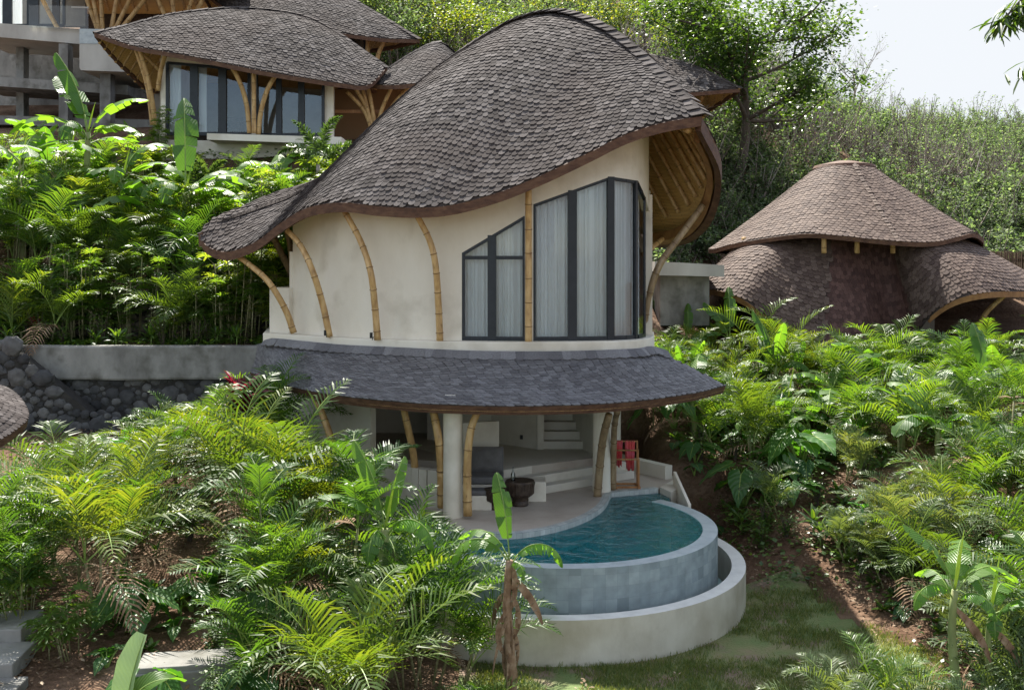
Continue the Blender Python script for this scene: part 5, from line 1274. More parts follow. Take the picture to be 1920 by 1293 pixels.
def elephant(seed, k, L, st):
    """elephant ear: stalks fanning from the ground, heart-shaped blades"""
    r_ = random.Random(seed); s = MB(); f = MB()
    for i in range(k):
        az = i*2.4+r_.uniform(-.4, .4); l = st*r_.uniform(.6, 1.1); pts = curve_pts((0, 0, -.05), az, r_.uniform(1.0, 1.4), l, .5, 6)
        s.tube(pts, [.026, .022, .018, .015, .012, .010, .008], 6, 0)
        c = pts[-1]; bl = L*r_.uniform(.7, 1.1); e = r_.uniform(-.9, -.1); d = Vector((math.cos(az)*math.cos(e), math.sin(az)*math.cos(e), math.sin(e)))
        S = Vector((-math.sin(az), math.cos(az), 0)); N = S.cross(d) if S.cross(d).z < 0 else d.cross(S)
        q = [c-d*bl*.28+d*bl*1.28*j/12 for j in range(13)]; q = [p-Vector((0, 0, 1))*bl*.20*(max(0, j-5)/7)**2 for j, p in enumerate(q)]
        prof_ = [.16, .34, .43, .455, .45, .425, .39, .34, .28, .215, .15, .08, .005]
        n = len(q)-1
        for sg in (-1, 1):
            rows = []; uv = []
            for j, p in enumerate(q):
                w = prof_[j]*bl; inner = (.10 if j == 0 else .05 if j == 1 else 0)*bl if j < 3 else 0
                rows.append([p+S*sg*(inner+(w-inner)*c_)-N*0+Vector((0, 0, 1))*(.10*w*math.sin(c_*2.4)+.035*bl*math.sin(j*1.9+sg)*c_**2) for c_ in (0, .5, 1)]); uv.append([(sg*c_, j/n) for c_ in (0, .5, 1)])
            f.grid(rows, 0, uv)
    return s, f
def rosette(seed, k, L, w, h, ml, e=(.2, 1.3), tiers=1):
    r_ = random.Random(seed); s = MB(); f = MB(); s.tube([Vector((0, 0, -.1)), Vector((.02, 0, h))], [.02, .014], 6, 0)
    for i in range(k):
        az = i*2.4+r_.uniform(-.3, .3); e0 = lerp(e[0], e[1], i/k)+r_.uniform(-.15, .15); z = h*(1-.55*tiers*(1-i/k)*r_.random()) if h > .2 else h
        pts = curve_pts((0, 0, z), az, e0, L*r_.uniform(.75, 1.1), r_.uniform(.6, 1.4), 6)
        blade(f, pts, lambda t: w*math.sin(math.pi*min(1, .12+.86*t))**.8, Vector((-math.sin(az), math.cos(az), 0)), .35, 0, 0, r_, .05, 1)
    return s, f
def mk(fn, mats, nm, *a, **k):
    s, f = fn(*a, **k); h = max(v[2] for v in f.v)
    return (s.mesh('stem', M[mats[0]], True), f.mesh(nm, [M[mats[1]], M['stalk'], M['dryleaf']] if nm in ('fronds',) else M[mats[1]], nm == 'leaves'), nm, h)
T_ = {}
T_['areca'] = [mk(areca, ('palmstem', 'palm'), 'fronds', 10+i, c, h, L) for i, (c, h, L) in enumerate([(3, .7, 1.9), (4, .9, 2.0), (2, .5, 1.8), (4, 1.1, 1.7), (2, .8, 2.1)])]
T_['areca_y'] = [mk(areca, ('palmstem', 'palm_yellow'), 'fronds', 20+i, c, h, L) for i, (c, h, L) in enumerate([(3, .8, 1.9), (2, .6, 1.8), (4, .8, 1.9)])]
T_['dusty'] = [mk(areca, ('palmstem', 'palm_dusty'), 'fronds', 30+i, c, h, L, .014, 24) for i, (c, h, L) in enumerate([(3, .4, 1.35), (4, .45, 1.2), (3, .5, 1.45)])]
T_['fanpalm'] = [mk(rhapis, ('palmstem', 'rhapis'), 'leaves', 40+i, c, h) for i, (c, h) in enumerate([(8, 1.5), (10, 1.9), (7, 1.1), (9, 2.2)])]
T_['tallpalm'] = [mk(areca, ('palmstem', 'palm'), 'fronds', 130+i, c, h, L, .017, 28, .3) for i, (c, h, L) in enumerate([(3, 2.3, 1.5), (3, 1.9, 1.4)])]
T_['foxtail'] = [mk(foxtail, ('bark_pale', 'foxtail'), 'fronds', 50+i, h, L) for i, (h, L) in enumerate([(1.5, 1.6), (1.0, 1.3)])]
T_['elephant'] = [mk(elephant, ('stalk', 'elephant'), 'leaves', 60+i, k, L, st) for i, (k, L, st) in enumerate([(6, .52, .75), (5, .42, .55), (7, .60, .95), (4, .36, .4)])]
T_['cordyline'] = [mk(rosette, ('bark', 'cordyline'), 'leaves', 70+i, 34, .5, .05, .8, None) for i in range(2)]
T_['broad'] = [mk(rosette, ('stalk', 'cover'), 'leaves', 80+i, k, L, w, h, None, (.2, 1.2)) for i, (k, L, w, h) in enumerate([(9, .38, .06, .05), (12, .45, .05, .35), (8, .30, .075, .05)])]
T_['shrub'] = []
def shrub(seed, h, k, n):
    r_ = random.Random(seed); s = MB(); f = MB()
    for i in range(k):
        az = r_.uniform(0, 6.28); tp = Vector((math.cos(az)*h*.4*r_.random(), math.sin(az)*h*.4*r_.random(), h*r_.uniform(.6, 1))); s.tube([Vector((0, 0, -.1)), tp*.5+Vector((0, 0, .1)), tp], [.014, .010, .005], 4, 0, cap=False)
        for j in range(n):
            c = tp*r_.uniform(.3, 1.0)+Vector((r_.gauss(0, .10), r_.gauss(0, .10), r_.gauss(0, .08))); a = r_.uniform(0, 6.28); e = r_.uniform(-.6, .6); d = Vector((math.cos(a)*math.cos(e), math.sin(a)*math.cos(e), math.sin(e)))*r_.uniform(.05, .10); w = d.cross(Vector((0, 0, 1))).normalized()*d.length*.38
            f.add([c, c+d*.5+w, c+d, c+d*.5-w], [(0, 1, 2, 3)])
    return s, f
T_['shrub'] = [mk(shrub, ('bark', 'cover'), 'leaves', 90+i, h, k, n) for i, (h, k, n) in enumerate([(.7, 9, 34), (1.0, 10, 40)])]
KIND = {'tallpalm': ('areca_palm', 'palm', 'tall slim palm'), 'areca': ('areca_palm', 'palm', 'dark green areca palm'), 'areca_y': ('areca_palm', 'palm', 'yellow-green areca palm'), 'dusty': ('areca_palm', 'palm', 'greyish green low palm'), 'fanpalm': ('lady_palm', 'fan palm', 'lady palm with finger-like leaves'),
        'foxtail': ('foxtail_palm', 'palm', 'foxtail palm with bottlebrush fronds'), 'elephant': ('elephant_ear', 'elephant ear', 'elephant ear with heart-shaped leaves'), 'cordyline': ('cordyline', 'cordyline', 'dark red cordyline'),
        'broad': ('broadleaf_plant', 'plant', 'low broadleaf plant'), 'shrub': ('shrub', 'shrub', 'small leafy shrub'), 'banana': ('banana_plant', 'banana plant', 'young banana plant')}
MARKS = [(60, 880, 'by the pale steps'), (280, 800, 'in front of the boulders'), (440, 790, 'under the left skirt roof tip'), (590, 870, 'beside the curved villa wall'), (330, 1110, 'around the bare soil patch'),
         (120, 1190, 'above the lower garden steps'), (420, 950, 'in the middle left thicket'), (520, 1200, 'in the lower left thicket'), (720, 1150, 'left of the ring wall'), (780, 980, 'below the left column'), (850, 1270, 'at the bottom, before the ring wall'),
         (60, 620, 'on the strip above the boulder wall'), (280, 620, 'on the strip above the concrete band'), (450, 610, 'on the strip beside the villa ledge'),
         (80, 480, 'on the bank above the rubble wall, far left'), (250, 480, 'on the bank above the rubble wall'), (430, 500, 'on the bank left of the villa'), (60, 350, 'at the left edge under the concrete house'), (200, 330, 'below the concrete tank block'), (360, 350, 'below the hillside villa windows'), (520, 330, 'between hillside villa and big roof'), (640, 250, 'under the peaked pavilion'),
         (1270, 620, 'right of the villa corner'), (1400, 640, 'in front of the cone house, left wing'), (1600, 680, 'in front of the cone house'), (1820, 660, 'in front of the cone house, right wing'), (1270, 820, 'beside the towel rack'),
         (1400, 780, 'on the slope right of the skirt roof'), (1600, 820, 'halfway up the right slope'), (1850, 820, 'at the right edge, mid slope'), (1350, 930, 'behind the right rim of the pool'), (1550, 960, 'above the lawn corner'), (1750, 1000, 'on the right slope above the banana plants'),
         (1880, 1100, 'at the right edge behind the banana plants'), (1680, 1150, 'along the right edge of the lawn'), (1600, 1280, 'at the bottom beside the lawn'), (1850, 1270, 'in the lower right corner')]
REG = []
def plant(kind, loc, sc=1.0, rz=0, var=None, label=None, group=None, r_=rng):
    nm, cat, words = KIND[kind]
    if kind == 'banana':
        n = r_.randint(4, 6); a0 = r_.uniform(0, 360)
        t = banana(loc, r_.choice((.6, .9, 1.2)), [(a0+i*137, r_.choice((1, 2, 3, 4, 5, 6, 0)), r_.uniform(.6, .85)) for i in range(n)], '', None, .055, sc, rz, roll=r_.random() < .25, dry=r_.randint(0, 1))
    else:
        st, lf, pn, h = T_[kind][var if var is not None else r_.randrange(len(T_[kind]))]
        t = thing(nm, '', cat, loc, rz); t.scale = (sc, sc, sc*r_.uniform(.92, 1.08)); t.rotation_euler = (r_.uniform(-.06, .06), r_.uniform(-.06, .06), rz)
        for n_, me in (('stem', st), (pn, lf)):
            o = bpy.data.objects.new(n_, me); COL.objects.link(o); o.parent = t
    px, py = CX+loc[0]/loc[1]*F, HY+(CZ-loc[2])/loc[1]*F
    if label: t['label'] = label
    else:
        mk_ = min(MARKS, key=lambda q: (q[0]-px)**2+(q[1]-(py-40))**2)[2]
        size = 'large ' if sc > 1.12 else 'small ' if sc < .78 else ''
        REG.append((size+words+' '+mk_, px, t))
    if group: t['group'] = group
    return t

def limit(tab, px):
    if px <= tab[0][0]: return tab[0][1]
    for a, b in zip(tab, tab[1:]):
        if px <= b[0]: return lerp(a[1], b[1], (px-a[0])/(b[0]-a[0]))
    return tab[-1][1]
def scatter(n, xr, yr, mind, mix, lim, ok, seed, group, smax=1.25, smin=.4, tbl=None):
    r_ = random.Random(seed); pts = []; kinds = [k for k, w in mix for _ in range(w)]; tries = 0
    while len(pts) < n and tries < n*40:
        tries += 1; x, y = r_.uniform(*xr), r_.uniform(*yr)
        if not ok(x, y): continue
        if any((x-a)**2+(y-b)**2 < mind*mind for a, b in pts): continue
        z = gz(x, y); k = r_.choice(kinds); px = CX+x/y*F
        if px < -160 or px > 2080: continue
        H = {'banana': 2.2}.get(k) or T_[k][0][3]
        hm = pz(limit(lim, px)+r_.uniform(-18, 25), y)-z; sc = min(r_.uniform(.75, smax), hm/H)
        if sc < smin:
            if r_.random() < .5 and hm > .3: k = 'broad'; sc = min(1, hm/.6)
            else: continue
        pts.append((x, y)); plant(k, (x, y, z-.03), sc, r_.uniform(0, 6.28), None, None, group, r_)
    return pts
# left foreground
patch = hit(335, 1120); pa = (patch.x, patch.y)
def ok_ll(x, y):
    if x > (-1.75 if y < 14.6 else -2.0 if y < 15.2 else -3.25 if y < 21 else -5.4): return False
    if y > 21 and x > -5.9: return False
    px = CX+x/y*F; py = HY+(CZ-gz(x, y))/y*F
    if 235 < px < 430 and 1040 < py < 1215: return False
    if px < 150 and 940 < py < 1050: return False
    if px < 500 and py > 1190: return False
    if 250 < px < 420 and py > 1040: return False
    return True
LIM_LL = [(0, 900), (140, 880), (190, 790), (300, 750), (450, 745), (560, 800), (600, 850), (700, 880), (770, 930), (830, 960), (880, 1020), (950, 1110)]
scatter(62, (-12, -.6), (12.4, 23.6), .9, [('areca', 10), ('areca_y', 4), ('elephant', 3), ('shrub', 1), ('broad', 2), ('banana', 1)], LIM_LL, ok_ll, 101, 'plants of the left foreground', 1.15)
# strip between the walls
scatter(30, (-15, -5.4), (25.4, 26.7), .42, [('fanpalm', 6), ('areca', 1), ('areca_y', 1)], [(0, 400), (500, 470)], lambda x, y: True, 102, 'plants on the strip between the walls', 1.15)
scatter(34, (-13.5, -5.6), (24.75, 25.4), .3, [('broad', 5), ('shrub', 2)], [(0, 560), (500, 590)], lambda x, y: True, 103, 'plants on the strip between the walls', .9)
# left bank
LIM_LB = [(0, 290), (180, 300), (300, 320), (440, 330), (620, 320), (680, 285), (760, 260)]
scatter(140, (-17.5, -4.6), (27.5, 37), .72, [('areca', 4), ('areca_y', 3), ('fanpalm', 6), ('banana', 4), ('elephant', 1), ('broad', 1), ('shrub', 1)], LIM_LB, lambda x, y: x < -5.6 or y > 30, 104, 'plants on the left bank', 1.35)
scatter(60, (-8.5, -4.4), (27.5, 34), .55, [('fanpalm', 5), ('areca', 3), ('areca_y', 1)], [(300, 330), (560, 330), (640, 290)], lambda x, y: True, 105, 'plants on the left bank', 1.2)
# right slope
def lawn_edge(y): return 6.55+.25*math.sin(y*1.3)+(.22*(15.5-y)*.9 if y > 15.5 else 0)
def ok_r(x, y):
    if y < 20 and x < lawn_edge(y)+.35: return False
    if (x-rc.x)**2+(y-rc.y)**2 < 4.2**2: return False
    if x < 4.9 and y < 22.5 or x < 3.6: return False
    if y > 28.6 and (x-cc.x)**2+(y-cc.y)**2 < 5.7**2: return False
    px = CX+x/y*F; py = HY+(CZ-gz(x, y))/y*F
    if 1290 < px < 1640 and 860 < py < 1060: return False
    return True
LIM_R = [(1220, 560), (1300, 560), (1400, 530), (1480, 580), (1540, 655), (1640, 655), (1680, 620), (1740, 625), (1800, 620), (1920, 600)]
scatter(84, (4.4, 17), (22.5, 32.5), .86, [('areca', 6), ('areca_y', 3), ('banana', 5), ('elephant', 6), ('broad', 2), ('shrub', 1)], LIM_R, ok_r, 106, 'plants of the right slope', 1.2)
scatter(18, (3.0, 5.2), (23.4, 29), .6, [('elephant', 4), ('shrub', 3), ('areca', 2), ('broad', 3), ('areca_y', 1)], [(1100, 600), (1300, 580)], lambda x, y: True, 109, 'plants of the right slope', 1.0, .3)
scatter(70, (6.6, 13), (13.2, 23), .68, [('dusty', 8), ('areca', 3), ('areca_y', 1), ('elephant', 1), ('broad', 1)], [(1500, 880), (1700, 880), (1920, 800)], ok_r, 107, 'low palms of the right slope', 1.15)
def ok_s(x, y):
    px = CX+x/y*F; py = HY+(CZ-gz(x, y))/y*F
    return (x-rc.x)**2+(y-rc.y)**2 > 3.9**2 and 1300 < px < 1680 and 800 < py < 1080 and not (y < 20 and x < lawn_edge(y)+.1)
scatter(70, (4, 9), (16, 27), .38, [('broad', 6), ('elephant', 2), ('shrub', 4), ('dusty', 1)], [(1200, 760), (1900, 760)], ok_s, 108, 'low plants above the lawn', .95, .3)

# hero plants, each where the photograph shows it
def at(px, py, dmax=90): return hit(px, py, 9, dmax)
def stand(px, y): x = (px-CX)/F*y; return Vector((x, y, gz(x, y)))
p_ = stand(722, 15.0); banana(p_, 2.3, [(150, 0, .72), (60, 0, .6), (200, 1, .7), (330, 4, .8), (20, 4, .7), (260, 4, .75)], 'tall banana plant with upright split leaf left of the white column', r=.105, dry=2)
p_ = stand(955, 14.2); wb = banana(p_, 2.25, [(112, 0, .62), (150, 2, .6), (170, 4, .75), (10, 4, .7), (300, 4, .38)], 'wilting banana plant with shrivelled brown stem in front of the pool', r=.08, dry=3, roll=False)
for o in list(COL.objects):
    if o.parent is wb and o.name.startswith('stem'): o.data = o.data.copy(); o.data.materials[0] = M['dryleaf']
for i in range(11):
    o = bpy.data.objects.new('dry_leaf', DRY[i % 2]); COL.objects.link(o); o.parent = wb; o.location = (.07*math.cos(i*1.9), .07*math.sin(i*1.9), 2.0-.13*i); o.rotation_euler = (0, .85, i*1.9); o.scale = (.8, 1.2, .8)
p_ = stand(1790, 13.1); banana(p_, 2.1, [(160, 5, .62), (20, 3, .62), (60, 1, .6), (200, 4, .6), (300, 4, .55), (100, 2, .6)], 'banana plant with pale green stem at lower right, taller of two', r=.07, dry=1)
p_ = stand(1858, 13.4); banana(p_, 1.7, [(130, 5, .55), (0, 6, .6), (50, 2, .6), (250, 4, .5), (330, 1, .5)], 'shorter banana plant with bent leaves at lower right edge', r=.055, dry=1)
p_ = stand(348, 28.8); banana(p_, 2.05, [(110, 0, 1.35), (10, 3, 1.0), (170, 3, 1.0), (200, 4, .9), (330, 6, .9), (260, 4, 1.0), (45, 1, .9)], 'banana plant with a huge upright bright leaf before the hillside villa', r=.10, sc=1.22)
p_ = stand(165, 30.5); banana(p_, 2.8, [(165, 0, 1.15), (150, 5, 1.2), (10, 1, 1.0), (190, 3, 1.1), (330, 6, 1.0), (260, 4, 1.0), (60, 6, .9)], 'large banana plant below the concrete tank block, leaf raised to the left', r=.10, sc=1.22)
p_ = stand(230, 30); banana(p_, 1.9, [(60, 1, 1.0), (170, 6, 1.0), (350, 3, 1.0), (280, 4, .9)], 'banana plant with arching leaves between the two largest banana plants', r=.09, sc=1.22)
p_ = stand(40, 29); banana(p_, 2.7, [(20, 3, 1.1), (180, 3, 1.1), (300, 6, 1.1), (90, 1, 1.0), (240, 4, 1.0)], 'banana plant at the far left edge below the balcony', r=.10, sc=1.22)
p_ = stand(455, 30.5); banana(p_, 1.2, [(0, 3, .9), (180, 6, .9), (60, 1, .8), (250, 2, .9)], 'banana plant with flat dark leaves below the window sill', r=.08, sc=1.22)
p_ = stand(1478, 25); banana(p_, 1.15, [(175, 3, .8), (5, 3, .55), (80, 5, .5), (280, 4, .5)], 'slender banana plant with one broad leaf arched over the mid right slope', r=.06)
p_ = stand(1690, 24); banana(p_, 1.3, [(30, 6, .75), (190, 3, .75), (80, 5, .6), (300, 4, .6)], 'banana plant with paddle leaves spread low, centre of right slope', r=.06)
p_ = stand(1850, 25); banana(p_, 1.5, [(95, 0, .8), (10, 3, .85), (180, 3, .85), (260, 2, .7)], 'banana plant with upright leaf near the right edge below the cone house', r=.07)
# pale folded leaf close to the camera at the bottom left
p_ = stand(235, 11.6); fb = thing('banana_plant', 'banana leaf with pale underside folded over at the bottom left', 'banana plant', p_)
mb = MB(); mb.tube([Vector((0, 0, -.1)), Vector((0, .02, .55))], [.07, .045], 10); o = mb.build('stem', M['bananastem'], None, True); o.parent = fb
for nm, az, L, w, e0, cu, mt, z in (('leaf', 60, .85, .21, 1.35, .3, 'banana_pale', .5), ('leaf', 20, .8, .15, 1.1, 1.9, 'banana', .5), ('leaf', 200, .6, .14, 1.2, 1.5, 'banana', .4)):
    mb = MB(); pts = curve_pts((0, 0, 0), R(az), e0, L, cu, 12); blade(mb, pts, lambda t, w=w: w*math.sin(math.pi*min(1, .12+.8*t))**.5, Vector((.9, -.4, 0)), .5 if mt == 'banana_pale' else .2, 0, 0, random.Random(3), .04, 3); mb.tube(pts, [lerp(.014, .004, i/12) for i in range(13)], 5, 1)
    o = mb.build(nm, [M[mt], M['stalk']], None, True); o.parent = fb; o.location = (0, 0, z)
for x, y, h, az, lb in ((120, 29.6, 1.5, 20, 'banana plant low on the far left bank with bright broad leaves'), (285, 29.2, 1.4, 140, 'banana plant leaning left under the largest upright leaf'), (520, 31.5, 1.3, 60, 'banana plant with dark drooping leaves below the foxtail palm'),
                        (90, 31.5, 1.8, 250, 'banana plant just under the balcony slab'), (410, 29.8, 1.4, 80, 'banana plant with ragged leaves right of the huge upright leaf'), (1560, 25.6, 1.1, 10, 'banana plant in the middle of the right slope, leaves level'), (1300, 25.0, 1.2, 70, 'banana plant with glossy leaf against the skirt roof tip'),
                        (1760, 22, 1.2, 120, 'banana plant with broken leaf on the upper right slope'), (1640, 26.5, 1.2, 200, 'banana plant beneath the arching palm near the cone house')):
    banana(stand(x, y), h, [(az, 1, .95), (az+95, 3, .95), (az+170, 2, .9), (az+240, 6, .85), (az+300, 4, .9), (az+40, 5, .8)], lb, None, .07, 1.0 if x > 1000 else 1.2, dry=1, roll=False)
scatter(26, (-17.5, -5.5), (32.5, 37), .8, [('banana', 6), ('fanpalm', 2), ('areca', 2)], [(0, 175), (150, 205), (250, 235), (300, 262), (640, 275)], lambda x, y: True, 110, 'plants on the left bank', 1.5)
plant('areca', stand(1248, 27.5), .9, 1, 1, 'palm in front of the flat roofed outbuilding')
plant('areca_y', stand(1300, 28.2), .85, 1, 0, 'yellowish palm right of the outbuilding wall')
plant('tallpalm', stand(690, 17.2), 1.05, .6, 0, 'tall slim palm with combed fronds before the curved villa wall')
plant('tallpalm', stand(640, 15.2), .95, 2.6, 1, 'slim palm on long canes in the left thicket near the tall banana')
plant('tallpalm', stand(500, 15.6), .78, 1.1, 0, 'slim palm rising from the middle of the left thicket')
plant('tallpalm', stand(395, 19.0), .7, 3.3, 1, 'slim palm in front of the boulders, left of the red cordylines')
plant('tallpalm', stand(765, 14.6), .72, 5, 1, 'slim palm between the tall banana and the pool')
plant('tallpalm', stand(1460, 27), .62, 2, 0, 'slim palm before the left wing of the cone house')
plant('tallpalm', stand(1760, 27), .62, 4, 1, 'slim palm before the right wing of the cone house')
plant('tallpalm', stand(1300, 26.5), .6, 4, 0, 'slim palm just right of the skirt roof tip')
plant('tallpalm', stand(1880, 20.5), .95, 1.6, 1, 'slim palm on long canes at the right edge')
scatter(26, (-6.2, -2.6), (12.8, 16.6), .42, [('broad', 5), ('elephant', 4), ('shrub', 3)], [(0, 1010), (600, 1040)], lambda x, y: 225 < CX+x/y*F < 520, 111, 'low plants around the soil patch', .8, .25)
scatter(16, (3.2, 7.6), (12.2, 13.8), .5, [('dusty', 3), ('areca', 2), ('elephant', 3), ('broad', 2)], [(1400, 1235), (1500, 1200), (1900, 1090)], lambda x, y: CX+x/y*F > 1470, 112, 'plants at the bottom beside the lawn', .8, .25)
scatter(44, (6.3, 8.6), (13.2, 20), .34, [('broad', 6), ('shrub', 4), ('dusty', 2), ('elephant', 2)], [(1400, 900), (1900, 900)], lambda x, y: lawn_edge(y)+.15 < x < lawn_edge(y)+1.7, 113, 'low plants along the lawn edge', .8, .25)
plant('fanpalm', stand(120, 13.4), .75, 1, 2, 'lady palm with yellowish fans over the lower garden steps')
plant('fanpalm', stand(30, 14.2), .8, 2, 0, 'lady palm at the lower left edge by the steps')
plant('elephant', stand(200, 13.3), .8, 2, 3, 'small elephant ear between the steps and the pale folded leaf')
plant('cordyline', stand(452, 21.0)+Vector((0, 0, .15)), 1.45, 1, 0, 'dark red cordyline standing out of the palms under the skirt roof')
plant('cordyline', stand(388, 19.2), .75, 2, 1, 'small red cordyline among palms left of the larger red one')
plant('cordyline', stand(68, 25.6), .62, 2, 1, 'reddish cordyline on top of the boulder wall')
plant('foxtail', stand(590, 31.5), 1.3, .4, 0, 'foxtail palm with arching bottlebrush fronds before the pavilion')
plant('foxtail', stand(390, 31.2), 1.35, 2.2, 1, 'foxtail palm with a hanging bottlebrush frond before the villa window')
plant('foxtail', stand(660, 30), .8, 1.2, 1, 'smaller foxtail palm peeking over the big roof edge')
for px, y, sc, rz, v, lb in ((1395, 22.2, 1.25, 1, 0, 'elephant ear with shiny leaves nearest the sloped pool cheek wall'), (1500, 22.6, 1.45, 2, 2, 'tall elephant ear with thick yellow stalks above the lawn'), (1395, 25.5, 1.3, 3, 2, 'big elephant ear with ribbed leaves right of the skirt roof'),
                             (1440, 26.4, 1.2, .5, 0, 'elephant ear behind the big ribbed one right of the skirt roof'), (1265, 25.6, 1.4, 4, 2, 'elephant ear close to the villa beside the towel rack'), (1590, 23.5, 1.2, 5, 0, 'elephant ear on open soil up from the lawn corner'),
                             (1330, 27, 1.5, 2.2, 2, 'elephant ear right below the tip of the skirt roof'), (470, 13.0, .85, 2.4, 2, 'huge dark elephant ear at the bottom left beside the kerb'), (560, 12.7, .8, .4, 0, 'elephant ear with wavy leaves at the bottom below the thicket'),
                             (285, 12.5, .75, 1.4, 0, 'elephant ear behind the pale folded banana leaf'), (180, 19.5, 1.3, 2.1, 2, 'bright elephant ear cluster in front of the boulders at left'), (205, 18.2, 1.2, .1, 0, 'sunlit elephant ear between steps and soil patch'), (230, 14.6, 1.0, 2, 1, 'small elephant ear at the left side of the soil patch'),
                             (360, 14.9, .9, 1, 1, 'elephant ear with drooping leaves right on the soil patch'), (1520, 13.2, .8, 1, 1, 'small elephant ear at the bottom edge of the lawn'), (1460, 13.0, .7, 3, 3, 'lowest small elephant ear rising over the bottom edge of the lawn')):
    plant('elephant', stand(px, y), sc, rz, v, lb)
for px, y, k, sc, rz, v, lb in ((1665, 27.5, 'areca', 1.05, .4, 1, 'graceful areca palm arching in front of the cone house'), (1430, 28, 'areca_y', 1.15, 1, 0, 'bushy yellow-green palm in front of the left wing'), (1345, 29.5, 'areca_y', .9, 1, 1, 'palm with orange tinged fronds at the left tip of the cone house'),
                                (800, 14.9, 'areca', .95, 2, 3, 'areca palm leaning over the ring wall left of the wilting banana plant'), (860, 15.0, 'areca', .82, 3, 0, 'slender palm with fronds spread before the ring wall'), (770, 16.2, 'areca', 1.0, 1, 1, 'palm whose long frond reaches the left column'),
                                (480, 17.2, 'areca_y', 1.3, 2, 0, 'large sunlit palm in the middle of the left thicket'), (580, 18.0, 'areca_y', 1.2, .5, 2, 'large sunlit palm beside the villa wall'), (90, 17.4, 'areca_y', 1.1, .2, 1, 'lone yellow palm rising beside the steps at left'),
                                (150, 15.5, 'areca', 1.1, .2, 2, 'dark spreading palm in front of the lone yellow one'), (520, 21.8, 'areca', .95, .9, 1, 'palm with upright fronds right of the red cordyline'), (905, 13.4, 'areca', .5, 1.2, 2, 'little palm at the foot of the wilting banana plant'), (1640, 13.2, 'areca', .7, 2.9, 2, 'frilled palm at the bottom edge right of the lawn'),
                                (325, 29, 'areca_y', 1.25, 4, 0, 'bright yellow palm frond clump below the huge upright leaf'), (510, 29.3, 'areca_y', .85, 4, 1, 'bright palm fan just above the roof tail')):
    plant(k, stand(px, y), sc, rz, v, lb)
# unique wording for look-alikes: place in their row from the left
by = {}
for base, px, t in REG: by.setdefault(base, []).append((px, t))
ORD = ['', 'second', 'third', 'fourth', 'fifth', 'sixth', 'seventh', 'eighth', 'ninth', 'tenth', 'eleventh', 'twelfth', 'thirteenth', 'fourteenth', 'fifteenth', 'sixteenth', 'seventeenth', 'eighteenth', 'nineteenth', 'twentieth']
for base, l in by.items():
    if len(l) > 1 and len(base.split()) > 11: base = base.replace('with finger-like leaves ', '').replace('with heart-shaped leaves ', '')
    l.sort(key=lambda q: q[0]); n = len(l)
    for i, (px, t) in enumerate(l):
        t['label'] = base if n == 1 else ('leftmost ' if i == 0 else 'rightmost ' if i == n-1 else ORD[min(i, 19)]+' from left, ')+base

# ================================================================= SCRUB, TREES, GROUND COVER
def bush_arrays(seed, h, stems, leaves, ls, spread=.75):
    r_ = random.Random(seed); s = MB(); f = MB()
    for i in range(stems):
        az = r_.uniform(0, 6.28); lean = spread*r_.random(); hh = h*r_.uniform(.6, 1.05); b = Vector((math.cos(az)*.25*r_.random()*h*.4, math.sin(az)*.25*r_.random()*h*.4, -.1))
        tp = b+Vector((math.cos(az)*lean*hh, math.sin(az)*lean*hh, hh)); md = b.lerp(tp, .5)+Vector((r_.uniform(-.1, .1), r_.uniform(-.1, .1), 0)); s.tube([b, md, tp], [.04, .028, .010], 3, 0, cap=False)
        for q in range(2):
            c = b.lerp(tp, r_.uniform(.3, .8)); s.tube([c, c+Vector((r_.uniform(-.5, .5), r_.uniform(-.5, .5), r_.uniform(.2, .8)))*h*.3], [.012, .004], 3, 0, cap=False)
        for j in range(leaves):
            t = r_.random()**.75; c = b.lerp(tp, .25+.78*t)+Vector((r_.gauss(0, .16), r_.gauss(0, .16), r_.gauss(0, .08)))*(1.25-t*.8)
            a = r_.uniform(0, 6.28); e = r_.uniform(-.9, .7); d = Vector((math.cos(a)*math.cos(e), math.sin(a)*math.cos(e), math.sin(e)))*ls*r_.uniform(.6, 1.3); w = d.cross(Vector((r_.uniform(-.5, .5), r_.uniform(-.5, .5), 1))).normalized()*d.length*.36
            f.add([c, c+d*.45+w, c+d, c+d*.45-w], [(0, 1, 2, 3)])
    def arr(m): 
        v = np.array(m.v, np.float32); q = np.array(m.f, np.int32) if m.f else np.zeros((0, 4), np.int32); return v, q
    return arr(s), arr(f)
def mass(name, inst, tmpl, mats, smooth=False):
    """one object made of many transformed templates; inst: (x,y,z,scale,rot,template)"""
    V = []; Q = []; MI = []; off = 0
    for x, y, z, sc, rot, k in inst:
        c, s_ = math.cos(rot), math.sin(rot)
        for mi, (v, q) in enumerate(tmpl[k]):
            if not len(v): continue
            w = v*sc; u = np.empty_like(w); u[:, 0] = w[:, 0]*c-w[:, 1]*s_+x; u[:, 1] = w[:, 0]*s_+w[:, 1]*c+y; u[:, 2] = w[:, 2]+z
            V.append(u); Q.append(q+off); MI.append(np.full(len(q), mi, np.int32)); off += len(v)
    V = np.concatenate(V); Q = np.concatenate(Q); MI = np.concatenate(MI)
    me = bpy.data.meshes.new(name); me.vertices.add(len(V)); me.vertices.foreach_set('co', V.ravel().astype(np.float32))
    me.loops.add(Q.size); me.loops.foreach_set('vertex_index', Q.ravel().astype(np.int32)); me.polygons.add(len(Q))
    me.polygons.foreach_set('loop_start', np.arange(0, Q.size, 4, dtype=np.int32)); me.polygons.foreach_set('loop_total', np.full(len(Q), 4, np.int32))
    me.polygons.foreach_set('material_index', MI)
    for m in mats: me.materials.append(m)
    me.update(calc_edges=True); me.validate(); o = bpy.data.objects.new(name, me); COL.objects.link(o); return o
r_ = random.Random(77)
